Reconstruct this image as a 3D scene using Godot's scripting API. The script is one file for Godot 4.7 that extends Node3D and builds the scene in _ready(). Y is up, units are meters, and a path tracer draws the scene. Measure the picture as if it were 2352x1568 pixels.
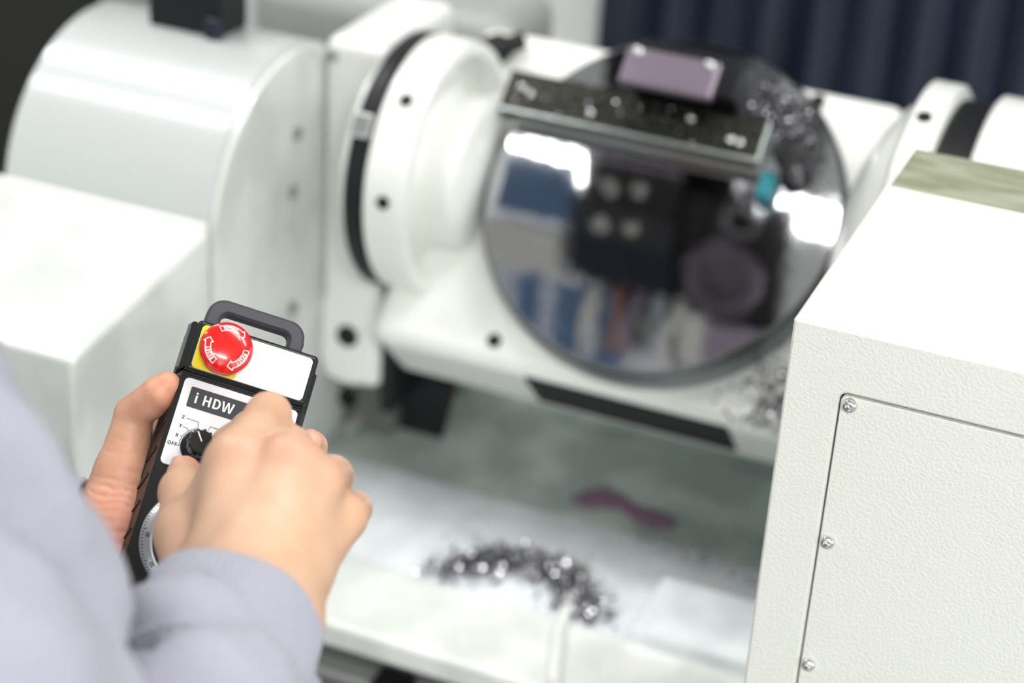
extends Node3D
# A hand-held pendant in front of a five-axis trunnion table. Units are metres.
# Axes: x along the trunnion, y up, -z away from the operator.

const EYE := Vector3(0, 1.75, 0)
const RIGHT := Vector3(0.91930, 0.05820, -0.38922)
const UP := Vector3(-0.22780, 0.88517, -0.40568)
const BACK := Vector3(0.32092, 0.46160, 0.82700)
const AXIS_Y := 1.04          # the trunnion axis
const AXIS_Z := -1.56
const DISC := Vector3(-0.4755, 1.052, -1.562)
const TILT := 0.794           # 45.5 degrees

var M := {}
var rng := RandomNumberGenerator.new()
var taken := {}


func _ready() -> void:
	rng.seed = 7
	setup()
	make_materials()
	hall()
	machine()
	cabinet()
	pendant()
	person()


# ---------------------------------------------------------------- camera, air, lights
func setup() -> void:
	var cam := Camera3D.new()
	cam.name = "camera"
	cam.transform = Transform3D(Basis(RIGHT, UP, BACK).orthonormalized(), EYE)
	cam.fov = 19.347
	var lens := CameraAttributesPhysical.new()
	lens.frustum_focal_length = 70.408
	lens.frustum_focus_distance = 1.175
	lens.exposure_aperture = 3.6
	lens.exposure_multiplier = 1.0
	cam.attributes = lens
	add_child(cam)
	cam.current = true
	var env := Environment.new()
	env.background_mode = Environment.BG_COLOR
	env.background_color = Color(0.05, 0.05, 0.05)
	env.tonemap_mode = Environment.TONE_MAPPER_LINEAR
	env.tonemap_exposure = 1.05
	env.sdfgi_enabled = true
	env.ssao_enabled = true
	env.ssil_enabled = true
	var we := WorldEnvironment.new()
	we.name = "environment"
	we.environment = env
	add_child(we)
	# ceiling luminaires of the hall: x, z, energy, length
	for p in LAMPS:
		area(Vector3(p[0], 3.335, p[1]), Vector2(p[3] if p.size() > 3 else 1.5, 0.22), p[2], Color(1.0, 1.0, 0.995))
	# daylight through the windows of the hall, behind the camera
	for x in WINDOWS:
		var l := area(Vector3(x, 1.75, 3.13), Vector2(1.7, 1.7), DAY[0], Color(0.985, 1.0, 1.0))
		l.rotation.x = 0.0
		l = area(Vector3(3.53, 1.75, x - 0.6), Vector2(1.7, 1.7), DAY[1], Color(0.985, 1.0, 1.0))
		l.rotation = Vector3(0, PI / 2, 0)
	# lamp strip inside the machine
	area(Vector3(-0.63, 1.868, -1.235), Vector2(0.78, 0.04), STRIP, Color(1.0, 1.0, 0.99))

const ROWS := [3.0, 0.9, 6.0]           # ceiling rows, back to front
const DAY := [0.2, 0.8]                 # windows in front, windows at the right
const STRIP := 0.2                      # machine lamp
const LAMPS := [[-1.9, -1.6, 1.0 * ROWS[0]], [0.0, -1.6, 0.6 * ROWS[0]], [1.9, -1.6, 0.8 * ROWS[0]], [-2.3, -0.57, ROWS[1], 0.8], [0.6, -1.2, ROWS[1]], [-1.9, 2.0, 0.15 * ROWS[2]], [-0.2, 2.0, 0.5 * ROWS[2]], [1.5, 2.0, 2.2 * ROWS[2]]]
const WINDOWS := [-2.2, 0.0, 2.2]


func area(at_: Vector3, size: Vector2, energy: float, c: Color) -> AreaLight3D:
	var l := AreaLight3D.new()
	l.name = "area_light"
	l.area_size = size
	l.light_energy = energy
	l.light_color = c
	l.shadow_enabled = true
	l.set("area_range", 12.0)
	l.position = at_
	l.rotation.x = -PI / 2
	add_child(l, true)
	return l


# ---------------------------------------------------------------- materials
func mat(called: String, c: Color, rough := 0.5, metal := 0.0) -> StandardMaterial3D:
	var m := StandardMaterial3D.new()
	m.resource_name = called
	m.albedo_color = c
	m.roughness = rough
	m.metallic = metal
	M[called] = m
	return m


func noise_tex(freq: float, size := 512, ramp: Gradient = null, kind := FastNoiseLite.TYPE_SIMPLEX_SMOOTH, oct := 4, sd := 1) -> NoiseTexture2D:
	var n := FastNoiseLite.new()
	n.noise_type = kind
	n.frequency = freq
	n.fractal_octaves = oct
	n.seed = sd
	var t := NoiseTexture2D.new()
	t.width = size
	t.height = size
	t.seamless = true
	t.noise = n
	if ramp:
		t.color_ramp = ramp
	return t


func ramp(a: Color, b: Color, p := 0.0, q := 1.0) -> Gradient:
	var g := Gradient.new()
	g.offsets = PackedFloat32Array([p, q])
	g.colors = PackedColorArray([a, b])
	return g


func relief(m: StandardMaterial3D, t: Texture2D, cm: float, scale: float) -> void:
	m.heightmap_enabled = true
	m.heightmap_texture = t
	m.heightmap_scale = cm
	m.uv1_triplanar = true
	m.uv1_scale = Vector3.ONE * scale


func make_materials() -> void:
	var m := mat("machine_white", Color(0.925, 0.935, 0.92), 0.3)
	m.albedo_texture = noise_tex(0.006, 512, ramp(Color(0.93, 0.94, 0.93), Color(1, 1, 1), 0.3, 0.7))
	m.uv1_triplanar = true
	m.uv1_scale = Vector3.ONE * 3.0
	m.clearcoat_enabled = true
	m.clearcoat = 0.7
	m.clearcoat_roughness = 0.12
	m = mat("cover_paint", Color(0.79, 0.805, 0.80), 0.28)
	m.clearcoat_enabled = true
	m.clearcoat = 1.0
	m.clearcoat_roughness = 0.16
	m = mat("casting_white", Color(0.93, 0.935, 0.915), 0.38)
	m.clearcoat_enabled = true
	m.clearcoat = 0.5
	m.clearcoat_roughness = 0.2
	m = mat("textured_paint", Color(0.87, 0.87, 0.845), 0.5)
	relief(m, noise_tex(0.035, 1024, null, FastNoiseLite.TYPE_SIMPLEX_SMOOTH, 4), 0.042, 9.0)
	m = mat("cabinet_top_paint", Color(0.93, 0.93, 0.90), 0.42)
	m.albedo_texture = noise_tex(0.004, 512, ramp(Color(0.955, 0.95, 0.94), Color(1, 1, 1), 0.35, 0.6), FastNoiseLite.TYPE_SIMPLEX_SMOOTH, 5)
	m.uv1_triplanar = true
	m.uv1_scale = Vector3.ONE * 4.0
	m = mat("olive_paint", Color(0.62, 0.63, 0.55), 0.5)
	m.albedo_texture = noise_tex(0.012, 512, ramp(Color(0.85, 0.85, 0.8), Color(1, 1, 1), 0.3, 0.7))
	m.uv1_triplanar = true
	m.uv1_scale = Vector3(2, 8, 8)
	mat("grey_paint", Color(0.62, 0.63, 0.615), 0.45)
	mat("panel_grey", Color(0.93, 0.94, 0.94), 0.5)
	mat("front_dark", Color(0.2, 0.2, 0.21), 0.5)
	mat("front_grey", Color(0.40, 0.40, 0.39), 0.5)
	mat("dark_panel", Color(0.115, 0.12, 0.10), 0.6)
	m = mat("navy", Color(0.135, 0.165, 0.245), 0.38)
	m.albedo_texture = noise_tex(0.02, 512, ramp(Color(0.6, 0.6, 0.65), Color(1, 1, 1), 0.25, 0.75))
	m.uv1_triplanar = true
	m.uv1_scale = Vector3(5, 0.4, 5)
	mat("rubber", Color(0.12, 0.12, 0.13), 0.42)
	M["rubber"].metallic_specular = 0.35
	mat("black_gap", Color(0.03, 0.03, 0.035), 0.7)
	m = mat("mirror_steel", Color(0.80, 0.80, 0.82), 0.045, 1.0)
	m.heightmap_enabled = true
	m.heightmap_texture = noise_tex(0.01, 512, null, FastNoiseLite.TYPE_SIMPLEX_SMOOTH, 2)
	m.heightmap_scale = 0.004
	m.uv1_triplanar = true
	m.uv1_scale = Vector3.ONE * 6.0
	mat("rim_steel", Color(0.46, 0.48, 0.49), 0.3, 0.9)
	mat("steel", Color(0.72, 0.72, 0.73), 0.22, 1.0)
	mat("chrome", Color(0.90, 0.90, 0.90), 0.07, 1.0)
	m = mat("dark_steel", Color(0.30, 0.30, 0.27), 0.34, 0.85)
	m.albedo_texture = noise_tex(0.03, 512, ramp(Color(0.45, 0.45, 0.45), Color(1, 1, 1), 0.3, 0.75))
	m.uv1_triplanar = true
	m.uv1_scale = Vector3.ONE * 12.0
	mat("blued_steel", Color(0.10, 0.105, 0.125), 0.35, 0.6)
	mat("mauve_steel", Color(0.56, 0.51, 0.565), 0.3, 0.7)
	mat("bright_edge", Color(0.78, 0.82, 0.80), 0.25, 0.8)
	mat("teal", Color(0.05, 0.47, 0.52), 0.4)
	m = mat("basin_paint", Color(0.72, 0.77, 0.74), 0.3)
	m.albedo_texture = noise_tex(0.008, 512, ramp(Color(0.86, 0.87, 0.87), Color(1, 1, 1), 0.3, 0.7))
	m.uv1_triplanar = true
	m.uv1_scale = Vector3.ONE * 2.5
	m = mat("ledge_paint", Color(0.93, 0.95, 0.96), 0.22)
	m.albedo_texture = noise_tex(0.012, 512, ramp(Color(0.95, 0.955, 0.96), Color(1, 1, 1), 0.3, 0.7))
	m.uv1_triplanar = true
	m.uv1_scale = Vector3.ONE * 3.0
	mat("rag_cloth", Color(0.50, 0.40, 0.48), 0.9)
	mat("chip_metal", Color(0.66, 0.65, 0.68), 0.14, 1.0)
	mat("blue_paint", Color(0.42, 0.54, 0.70), 0.4)
	mat("pale_blue", Color(0.88, 0.92, 0.97), 0.4)
	mat("mauve_paint", Color(0.70, 0.64, 0.71), 0.45)
	mat("copper_hose", Color(0.72, 0.55, 0.44), 0.45)
	mat("chip_dark", Color(0.50, 0.49, 0.52), 0.12, 1.0)
	mat("cream", Color(0.97, 0.965, 0.93), 0.4)
	mat("hall_wall", Color(0.80, 0.81, 0.81), 0.8)
	mat("hall_ceiling", Color(0.86, 0.86, 0.85), 0.9)
	mat("hall_floor", Color(0.52, 0.52, 0.50), 0.5)
	m = mat("lamp_glow", Color(0.95, 0.95, 0.93), 0.5)
	m.emission_enabled = true
	m.emission = Color(1, 0.99, 0.96)
	m.emission_energy_multiplier = 2.0
	m = mat("daylight", Color(0.9, 0.92, 0.93), 0.5)
	m.emission_enabled = true
	m.emission = Color(0.96, 1, 1)
	m.emission_energy_multiplier = 0.35
	# pendant
	m = mat("black_plastic", Color(0.13, 0.13, 0.135), 0.3)
	m.metallic_specular = 0.4
	m = mat("grained_plastic", Color(0.25, 0.25, 0.275), 0.5)
	relief(m, noise_tex(0.25, 512, null, FastNoiseLite.TYPE_SIMPLEX_SMOOTH, 2), 0.012, 30.0)
	mat("knob_black", Color(0.10, 0.10, 0.105), 0.22)
	mat("label_white", Color(0.935, 0.935, 0.945), 0.42)
	m = mat("print_grey", Color(0.245, 0.245, 0.27), 0.5)
	m.albedo_texture = noise_tex(0.35, 256, ramp(Color(0.8, 0.8, 0.8), Color(1, 1, 1)))
	m.uv1_triplanar = true
	m.uv1_scale = Vector3.ONE * 40.0
	mat("print_black", Color(0.06, 0.06, 0.07), 0.5)
	mat("print_white", Color(0.95, 0.95, 0.94), 0.45)
	mat("yellow", Color(0.90, 0.84, 0.06), 0.4)
	m = mat("red_plastic", Color(0.86, 0.035, 0.03), 0.2)
	m.clearcoat_enabled = true
	m.clearcoat = 0.8
	m.clearcoat_roughness = 0.07
	mat("silver", Color(0.74, 0.75, 0.76), 0.3, 0.75)
	# person
	m = mat("skin", Color(1, 1, 1), 0.46)
	m.vertex_color_use_as_albedo = true
	m.subsurf_scatter_enabled = true
	m.subsurf_scatter_strength = 0.12
	relief(m, noise_tex(0.06, 512, null, FastNoiseLite.TYPE_CELLULAR, 2), 0.010, 26.0)
	m = mat("nail", Color(0.86, 0.70, 0.62), 0.2)
	m = mat("sweat_cloth", Color(0.655, 0.655, 0.695), 0.95)
	m.rim_enabled = true
	m.rim = 0.35
	relief(m, noise_tex(0.12, 512, null, FastNoiseLite.TYPE_SIMPLEX_SMOOTH, 3), 0.05, 14.0)
	m.albedo_texture = noise_tex(0.08, 512, ramp(Color(0.90, 0.90, 0.92), Color(1, 1, 1), 0.25, 0.75))
	mat("trouser_cloth", Color(0.16, 0.18, 0.24), 0.9)


# ---------------------------------------------------------------- geometry
class Geo:
	var v := PackedVector3Array()
	var n := PackedVector3Array()
	var c := PackedColorArray()
	var i := PackedInt32Array()

	func tri(a: Vector3, b: Vector3, d: Vector3, na: Vector3, nb: Vector3, nd: Vector3) -> void:
		var k := v.size()
		v.append(a); v.append(b); v.append(d)
		n.append(na); n.append(nb); n.append(nd)
		if (b - a).cross(d - a).dot(na + nb + nd) > 0.0:
			i.append(k); i.append(k + 2); i.append(k + 1)
		else:
			i.append(k); i.append(k + 1); i.append(k + 2)

	func flat(a: Vector3, b: Vector3, d: Vector3, hint: Vector3) -> void:
		var w := (b - a).cross(d - a)
		if w.length_squared() < 1e-20:
			return
		w = w.normalized()
		if w.dot(hint) < 0.0:
			w = -w
		tri(a, b, d, w, w, w)

	func quad(a: Vector3, b: Vector3, d: Vector3, e: Vector3, hint: Vector3) -> void:
		flat(a, b, d, hint)
		flat(a, d, e, hint)

	func squad(a: Vector3, b: Vector3, d: Vector3, e: Vector3, na: Vector3, nb: Vector3, nd: Vector3, ne: Vector3) -> void:
		tri(a, b, d, na, nb, nd)
		tri(a, d, e, na, nd, ne)

	func mesh() -> ArrayMesh:
		var arr := []
		arr.resize(Mesh.ARRAY_MAX)
		arr[Mesh.ARRAY_VERTEX] = v
		arr[Mesh.ARRAY_NORMAL] = n
		if c.size() == v.size():
			arr[Mesh.ARRAY_COLOR] = c
		arr[Mesh.ARRAY_INDEX] = i
		var m := ArrayMesh.new()
		m.add_surface_from_arrays(Mesh.PRIMITIVE_TRIANGLES, arr)
		return m


func T(at_ := Vector3.ZERO, b := Basis.IDENTITY) -> Transform3D:
	return Transform3D(b, at_)


func rbox(g: Geo, center: Vector3, size: Vector3, r := 0.003, seg := 2, b := Basis.IDENTITY) -> Geo:
	var h := size / 2
	r = minf(r, minf(h.x, minf(h.y, h.z)) * 0.98)
	var lists := []
	for ax in 3:
		var l := []
		for k in seg + 1:
			l.append(-h[ax] + r - r * tan(PI / 4 * (1.0 - float(k) / seg)))
		for k in seg + 1:
			l.append(h[ax] - r + r * tan(PI / 4 * float(k) / seg))
		lists.append(l)
	for ax in 3:
		var u := (ax + 1) % 3
		var w := (ax + 2) % 3
		for s in [-1.0, 1.0]:
			var pts := []
			for a in lists[u]:
				var row := []
				for d in lists[w]:
					var p := Vector3.ZERO
					p[ax] = s * h[ax]
					p[u] = a
					p[w] = d
					var q := p.clamp(-h + Vector3.ONE * r, h - Vector3.ONE * r)
					var nn := (p - q).normalized()
					row.append([center + b * (q + nn * r), b * nn])
				pts.append(row)
			for x in pts.size() - 1:
				for y in pts[x].size() - 1:
					var A = pts[x][y]
					var B = pts[x + 1][y]
					var C = pts[x + 1][y + 1]
					var D = pts[x][y + 1]
					g.squad(A[0], B[0], C[0], D[0], A[1], B[1], C[1], D[1])
	return g


# polygon in the local xy plane, from z = 0 (back) to z = depth (front), its cap edges bevelled
func ext(g: Geo, poly: PackedVector2Array, depth: float, bev := 0.0, xf := Transform3D.IDENTITY) -> Geo:
	var cnt := poly.size()
	var area2 := 0.0
	for k in cnt:
		area2 += poly[k].cross(poly[(k + 1) % cnt])
	if area2 < 0:
		poly.reverse()
	var inset := PackedVector2Array()
	for k in cnt:
		var e0 := (poly[k] - poly[(k - 1 + cnt) % cnt]).normalized()
		var e1 := (poly[(k + 1) % cnt] - poly[k]).normalized()
		var n0 := Vector2(-e0.y, e0.x)
		var n1 := Vector2(-e1.y, e1.x)
		var mm := n0 + n1
		inset.append(poly[k] + mm * (bev / maxf(0.35, 1.0 + n0.dot(n1))))
	var B := xf.basis
	var P := func(q: Vector2, z: float) -> Vector3: return xf * Vector3(q.x, q.y, z)
	var tris := Geometry2D.triangulate_polygon(inset)
	for k in range(0, tris.size(), 3):
		for s in 2:
			var z := depth if s == 0 else 0.0
			g.flat(P.call(inset[tris[k]], z), P.call(inset[tris[k + 1]], z), P.call(inset[tris[k + 2]], z), B.z * (1.0 if s == 0 else -1.0))
	# side normals are shared where the outline turns gently
	var en := []
	for k in cnt:
		var e := (poly[(k + 1) % cnt] - poly[k]).normalized()
		en.append(Vector2(e.y, -e.x))
	for k in cnt:
		var k1 := (k + 1) % cnt
		var a: Vector2 = en[k]
		var pa: Vector2 = en[(k - 1 + cnt) % cnt]
		var pb: Vector2 = en[k1]
		var na := (a + pa).normalized() if a.dot(pa) > 0.8 else a
		var nb := (a + pb).normalized() if a.dot(pb) > 0.8 else a
		var NA := (B * Vector3(na.x, na.y, 0)).normalized()
		var NB := (B * Vector3(nb.x, nb.y, 0)).normalized()
		g.squad(P.call(poly[k], bev), P.call(poly[k1], bev), P.call(poly[k1], depth - bev), P.call(poly[k], depth - bev), NA, NB, NB, NA)
		if bev > 0:
			for s in [-1.0, 1.0]:
				var z0 := depth - bev if s > 0 else bev
				var z1 := depth if s > 0 else 0.0
				var ma: Vector3 = (NA + B.z * s).normalized()
				var mb: Vector3 = (NB + B.z * s).normalized()
				g.squad(P.call(poly[k], z0), P.call(poly[k1], z0), P.call(inset[k1], z1), P.call(inset[k], z1), ma, mb, mb, ma)
	return g


# profile of Vector2(radius, height) turned round the local y axis
func lathe(g: Geo, prof: Array, seg := 48, xf := Transform3D.IDENTITY, crease := 0.75) -> Geo:
	var sn := []
	for k in prof.size() - 1:
		var e: Vector2 = (prof[k + 1] - prof[k]).normalized()
		sn.append(Vector2(e.y, -e.x))
	for k in prof.size() - 1:
		var a: Vector2 = sn[k]
		var na := a
		var nb := a
		if k > 0 and a.dot(sn[k - 1]) > crease:
			na = (a + sn[k - 1]).normalized()
		if k < sn.size() - 1 and a.dot(sn[k + 1]) > crease:
			nb = (a + sn[k + 1]).normalized()
		var p: Vector2 = prof[k]
		var q: Vector2 = prof[k + 1]
		for s in seg:
			var t0 := TAU * s / seg
			var t1 := TAU * (s + 1) / seg
			var d0 := Vector3(cos(t0), 0, sin(t0))
			var d1 := Vector3(cos(t1), 0, sin(t1))
			var N := func(d: Vector3, w: Vector2) -> Vector3: return (xf.basis * (d * w.x + Vector3.UP * w.y)).normalized()
			var A: Vector3 = xf * (d0 * p.x + Vector3.UP * p.y)
			var Bq: Vector3 = xf * (d1 * p.x + Vector3.UP * p.y)
			var C: Vector3 = xf * (d1 * q.x + Vector3.UP * q.y)
			var D: Vector3 = xf * (d0 * q.x + Vector3.UP * q.y)
			if q.x > 1e-6:
				g.tri(A, C, D, N.call(d0, na), N.call(d1, nb), N.call(d0, nb))
			if p.x > 1e-6:
				g.tri(A, Bq, C, N.call(d0, na), N.call(d1, na), N.call(d1, nb))
	return g


func tube(g: Geo, pts: Array, r: float, seg := 10) -> Geo:
	var rings := []
	var last := Vector3.UP
	for k in pts.size():
		var d: Vector3 = ((pts[mini(k + 1, pts.size() - 1)] as Vector3) - (pts[maxi(k - 1, 0)] as Vector3)).normalized()
		var u := last.cross(d)
		if u.length() < 0.01:
			u = Vector3.RIGHT.cross(d)
		u = u.normalized()
		var w := d.cross(u).normalized()
		last = w if absf(w.dot(d)) < 0.9 else last
		var row := []
		for s in seg:
			var nn := u * cos(TAU * s / seg) + w * sin(TAU * s / seg)
			row.append([pts[k] + nn * r, nn])
		rings.append(row)
	for k in rings.size() - 1:
		for s in seg:
			var A = rings[k][s]
			var B = rings[k][(s + 1) % seg]
			var C = rings[k + 1][(s + 1) % seg]
			var D = rings[k + 1][s]
			g.squad(A[0], B[0], C[0], D[0], A[1], B[1], C[1], D[1])
	for e in [0, rings.size() - 1]:
		var hint: Vector3 = (pts[0] - pts[1]) if e == 0 else (pts[-1] - pts[-2])
		for s in range(1, seg - 1):
			g.flat(rings[e][0][0], rings[e][s][0], rings[e][s + 1][0], hint)
	return g


func rounded_rect(w: float, h: float, r: float, seg := 5, c := Vector2.ZERO) -> PackedVector2Array:
	var p := PackedVector2Array()
	for q in 4:
		var cc := Vector2((w / 2 - r) * (1 if q in [0, 3] else -1), (h / 2 - r) * (1 if q < 2 else -1))
		for k in seg + 1:
			var a := PI / 2 * (q + float(k) / seg)
			p.append(c + cc + Vector2(cos(a), sin(a)) * r)
	return p


func arc_pts(c: Vector2, r: float, a0: float, a1: float, seg: int) -> Array:
	var out := []
	for k in seg + 1:
		var a := lerpf(a0, a1, float(k) / seg)
		out.append(c + Vector2(cos(a), sin(a)) * r)
	return out


# a flat printed line of width w along points in the local xy plane, lying at height z
func ribbon(g: Geo, pts: Array, w: float, z: float, xf := Transform3D.IDENTITY) -> Geo:
	for k in pts.size() - 1:
		var a: Vector2 = pts[k]
		var b: Vector2 = pts[k + 1]
		var d := (b - a).normalized()
		var o := Vector2(-d.y, d.x) * w / 2
		a -= d * w * 0.35
		b += d * w * 0.35
		var q := [a + o, b + o, b - o, a - o]
		var top := []
		for p in q:
			top.append(xf * Vector3(p.x, p.y, z))
		g.quad(top[0], top[1], top[2], top[3], xf.basis.z)
	return g


func glyphs(s: String, cap: float, bold := false) -> Array:
	var f := SystemFont.new()
	f.font_names = PackedStringArray(["Droid Sans"])
	f.font_weight = 700 if bold else 400
	var t := TextMesh.new()
	t.text = s
	t.font = f
	t.font_size = 64
	t.pixel_size = 1.0 / (0.714 * 64)
	t.depth = 0.1
	t.curve_step = 1.5
	var a := t.get_mesh_arrays()
	var vv: PackedVector3Array = a[Mesh.ARRAY_VERTEX]
	for k in vv.size():
		vv[k] *= cap
	a[Mesh.ARRAY_VERTEX] = vv
	return a


# lettering laid by a function that takes (x, y) on the flat line of text to a point
func letters(g: Geo, s: String, cap: float, bold: bool, place: Callable, hint: Vector3) -> Geo:
	var a := glyphs(s, cap, bold)
	var vv: PackedVector3Array = a[Mesh.ARRAY_VERTEX]
	var nn: PackedVector3Array = a[Mesh.ARRAY_NORMAL]
	var idx: PackedInt32Array = a[Mesh.ARRAY_INDEX] if a[Mesh.ARRAY_INDEX] != null else PackedInt32Array(range(vv.size()))
	for k in range(0, idx.size(), 3):
		if nn[idx[k]].z < 0.5:
			continue
		var p: Vector3 = place.call(vv[idx[k]].x, vv[idx[k]].y)
		var q: Vector3 = place.call(vv[idx[k + 1]].x, vv[idx[k + 1]].y)
		var r: Vector3 = place.call(vv[idx[k + 2]].x, vv[idx[k + 2]].y)
		g.flat(p, q, r, hint)
	return g


# ---------------------------------------------------------------- nodes
func numbered(called: String) -> String:
	if not taken.has(called):
		taken[called] = 0
		return called
	taken[called] += 1
	return "%s_%03d" % [called, taken[called]]


func put(o: Node3D, called: String, parent: Node) -> void:
	if parent == self:
		o.name = numbered(called)
	else:
		var k := 0
		var nm := called
		while parent.has_node(nm):
			k += 1
			nm = "%s_%03d" % [called, k]
		o.name = nm
	parent.add_child(o, true)


func obj(called: String, g, material: String, parent: Node = self) -> MeshInstance3D:
	var o := MeshInstance3D.new()
	o.mesh = g.mesh() if g is Geo else g
	o.material_override = M[material]
	put(o, called, parent)
	return o


func tag(o: Node3D, label: String, category := "", group := "", kind := "") -> Node3D:
	o.set_meta("label", label)
	if category:
		o.set_meta("category", category)
	if group:
		o.set_meta("group", group)
	if kind:
		o.set_meta("kind", kind)
	return o


func thing(called: String, label: String, category: String, at_ := Vector3.ZERO, b := Basis.IDENTITY, group := "") -> Node3D:
	var o := Node3D.new()
	put(o, called, self)
	o.transform = Transform3D(b, at_)
	tag(o, label, category, group)
	return o


func struct(called: String, g: Geo, material: String, label := "") -> MeshInstance3D:
	var o := obj(called, g, material)
	o.set_meta("kind", "structure")
	if label:
		o.set_meta("label", label)
	return o


# a point seen at a pixel of the 2352 x 1568 photograph, at a depth in metres
func at(px: float, py: float, d: float) -> Vector3:
	return EYE + RIGHT * ((px - 1176.0) / 4600.0 * d) - UP * ((py - 784.0) / 4600.0 * d) - BACK * d


# axes of a lathe that points along +x
func along_x() -> Basis:
	return Basis(Vector3(0, 0, 1), Vector3(1, 0, 0), Vector3(0, 1, 0))


# ---------------------------------------------------------------- the hall
func slab(a: Vector3, b: Vector3, r := 0.003) -> Geo:
	return rbox(Geo.new(), (a + b) / 2, (b - a).abs(), r, 1)


func hall() -> void:
	struct("floor", slab(Vector3(-3.7, -0.1, -3.9), Vector3(3.7, 0, 3.3)), "hall_floor")
	struct("ceiling", slab(Vector3(-3.7, 3.4, -3.9), Vector3(3.7, 3.5, 3.3)), "hall_ceiling")
	struct("wall_back", slab(Vector3(-3.7, 0, -4.0), Vector3(3.7, 3.4, -3.8)), "hall_wall")
	struct("wall_front", slab(Vector3(-3.7, 0, 3.2), Vector3(3.7, 3.4, 3.4)), "hall_wall")
	var n := 0
	for x in WINDOWS:
		n += 1
		var w := struct("window_%d" % n, slab(Vector3(x - 0.9, 0.85, 3.165), Vector3(x + 0.9, 2.65, 3.2), 0.004), "hall_wall")
		obj("pane", slab(Vector3(x - 0.85, 0.90, 3.15), Vector3(x + 0.85, 2.60, 3.168), 0.002), "daylight", w)
		for k in 2:
			obj("glazing_bar", slab(Vector3(x - 0.3 + 0.6 * k - 0.02, 0.90, 3.14), Vector3(x - 0.3 + 0.6 * k + 0.02, 2.60, 3.15), 0.003), "hall_wall", w)
		w = struct("window_%d" % (n + 3), slab(Vector3(3.565, 0.85, x - 1.5), Vector3(3.6, 2.65, x + 0.3), 0.004), "hall_wall")
		obj("pane", slab(Vector3(3.55, 0.90, x - 1.45), Vector3(3.568, 2.60, x + 0.25), 0.002), "daylight", w)
		for k in 2:
			obj("glazing_bar", slab(Vector3(3.54, 0.90, x - 0.9 + 0.6 * k - 0.02), Vector3(3.55, 2.60, x - 0.9 + 0.6 * k + 0.02), 0.003), "hall_wall", w)
	struct("wall_left", slab(Vector3(-3.8, 0, -3.8), Vector3(-3.6, 3.4, 3.2)), "hall_wall")
	struct("wall_right", slab(Vector3(3.6, 0, -3.8), Vector3(3.8, 3.4, 3.2)), "hall_wall")
	for p in LAMPS:
		var t := thing("ceiling_lamp", "long white strip lamp on the hall ceiling", "lamp", Vector3(p[0], 3.4, p[1]), Basis.IDENTITY, "strip lamps on the hall ceiling")
		var length: float = p[3] if p.size() > 3 else 1.5
		obj("housing", rbox(Geo.new(), Vector3(0, -0.026, 0), Vector3(length + 0.06, 0.05, 0.28), 0.008), "hall_ceiling", t)
		obj("diffuser", rbox(Geo.new(), Vector3(0, -0.054, 0), Vector3(length, 0.01, 0.22), 0.003), "lamp_glow", t)


# ---------------------------------------------------------------- the machine
# (z, y) outlines run along x: the far end of the extrusion is x0 - depth
func side(x0: float) -> Transform3D:
	return Transform3D(Basis(Vector3(0, 0, 1), Vector3(0, 1, 0), Vector3(-1, 0, 0)), Vector3(x0, 0, 0))


func screw(parent: Node, pos: Vector3, axis: Vector3, r: float, h: float, material := "steel", called := "screw", dome := false) -> MeshInstance3D:
	var y := axis.normalized()
	var x := y.cross(Vector3(0.3, 0.9, 0.31)).normalized()
	var xf := Transform3D(Basis(x, y, x.cross(y)), pos)
	var g := Geo.new()
	if dome:
		var prof := [Vector2(r, 0), Vector2(r, h * 0.12)]
		for k in 9:
			var a := PI / 2 * k / 9.0
			var rr := r * cos(a * 0.86)
			if rr > r * 0.5:
				prof.append(Vector2(rr, h * 0.12 + h * 0.88 * sin(a)))
		prof.append(Vector2(r * 0.48, h * 0.9))
		lathe(g, prof, 28, xf)
		lathe(g, [Vector2(r * 0.48, h * 0.9), Vector2(r * 0.42, h * 0.2), Vector2(0, h * 0.12)], 6, xf, 0.99)
	else:
		lathe(g, [Vector2(r, 0), Vector2(r, h * 0.75), Vector2(r * 0.88, h), Vector2(r * 0.5, h)], 20, xf)
		lathe(g, [Vector2(r * 0.5, h), Vector2(r * 0.46, h * 0.3), Vector2(0, h * 0.25)], 6, xf, 0.99)
	return obj(called, g, material, parent)


func arch(inset: float, z0: float, z1: float, y0: float) -> PackedVector2Array:
	var p := PackedVector2Array()
	var r := 0.146 - inset
	p.append(Vector2(z0, y0))
	for k in 41:
		var a := PI * k / 40.0
		var q := Vector2(-1.487 + r * cos(a), 1.008 + r * sin(a))
		if q.x <= z0 + 1e-4 and q.x >= z1 - 1e-4:
			p.append(q)
	p.append(Vector2(z1, y0))
	# close the corners that the cut leaves on the arc
	var out := PackedVector2Array()
	for k in p.size():
		out.append(p[k])
		if k == 0 and absf(p[1].x - z0) > 1e-3:
			out.append(Vector2(z0, 1.008 + sqrt(maxf(0, r * r - (z0 + 1.487) * (z0 + 1.487)))))
		if k == p.size() - 2 and absf(p[k].x - z1) > 1e-3:
			out.append(Vector2(z1, 1.008 + sqrt(maxf(0, r * r - (z1 + 1.487) * (z1 + 1.487)))))
	return out


func machine() -> void:
	machine_left()
	machine_bed()
	cradle()
	table()
	machine_back()
	machine_head()
	chips()


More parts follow.
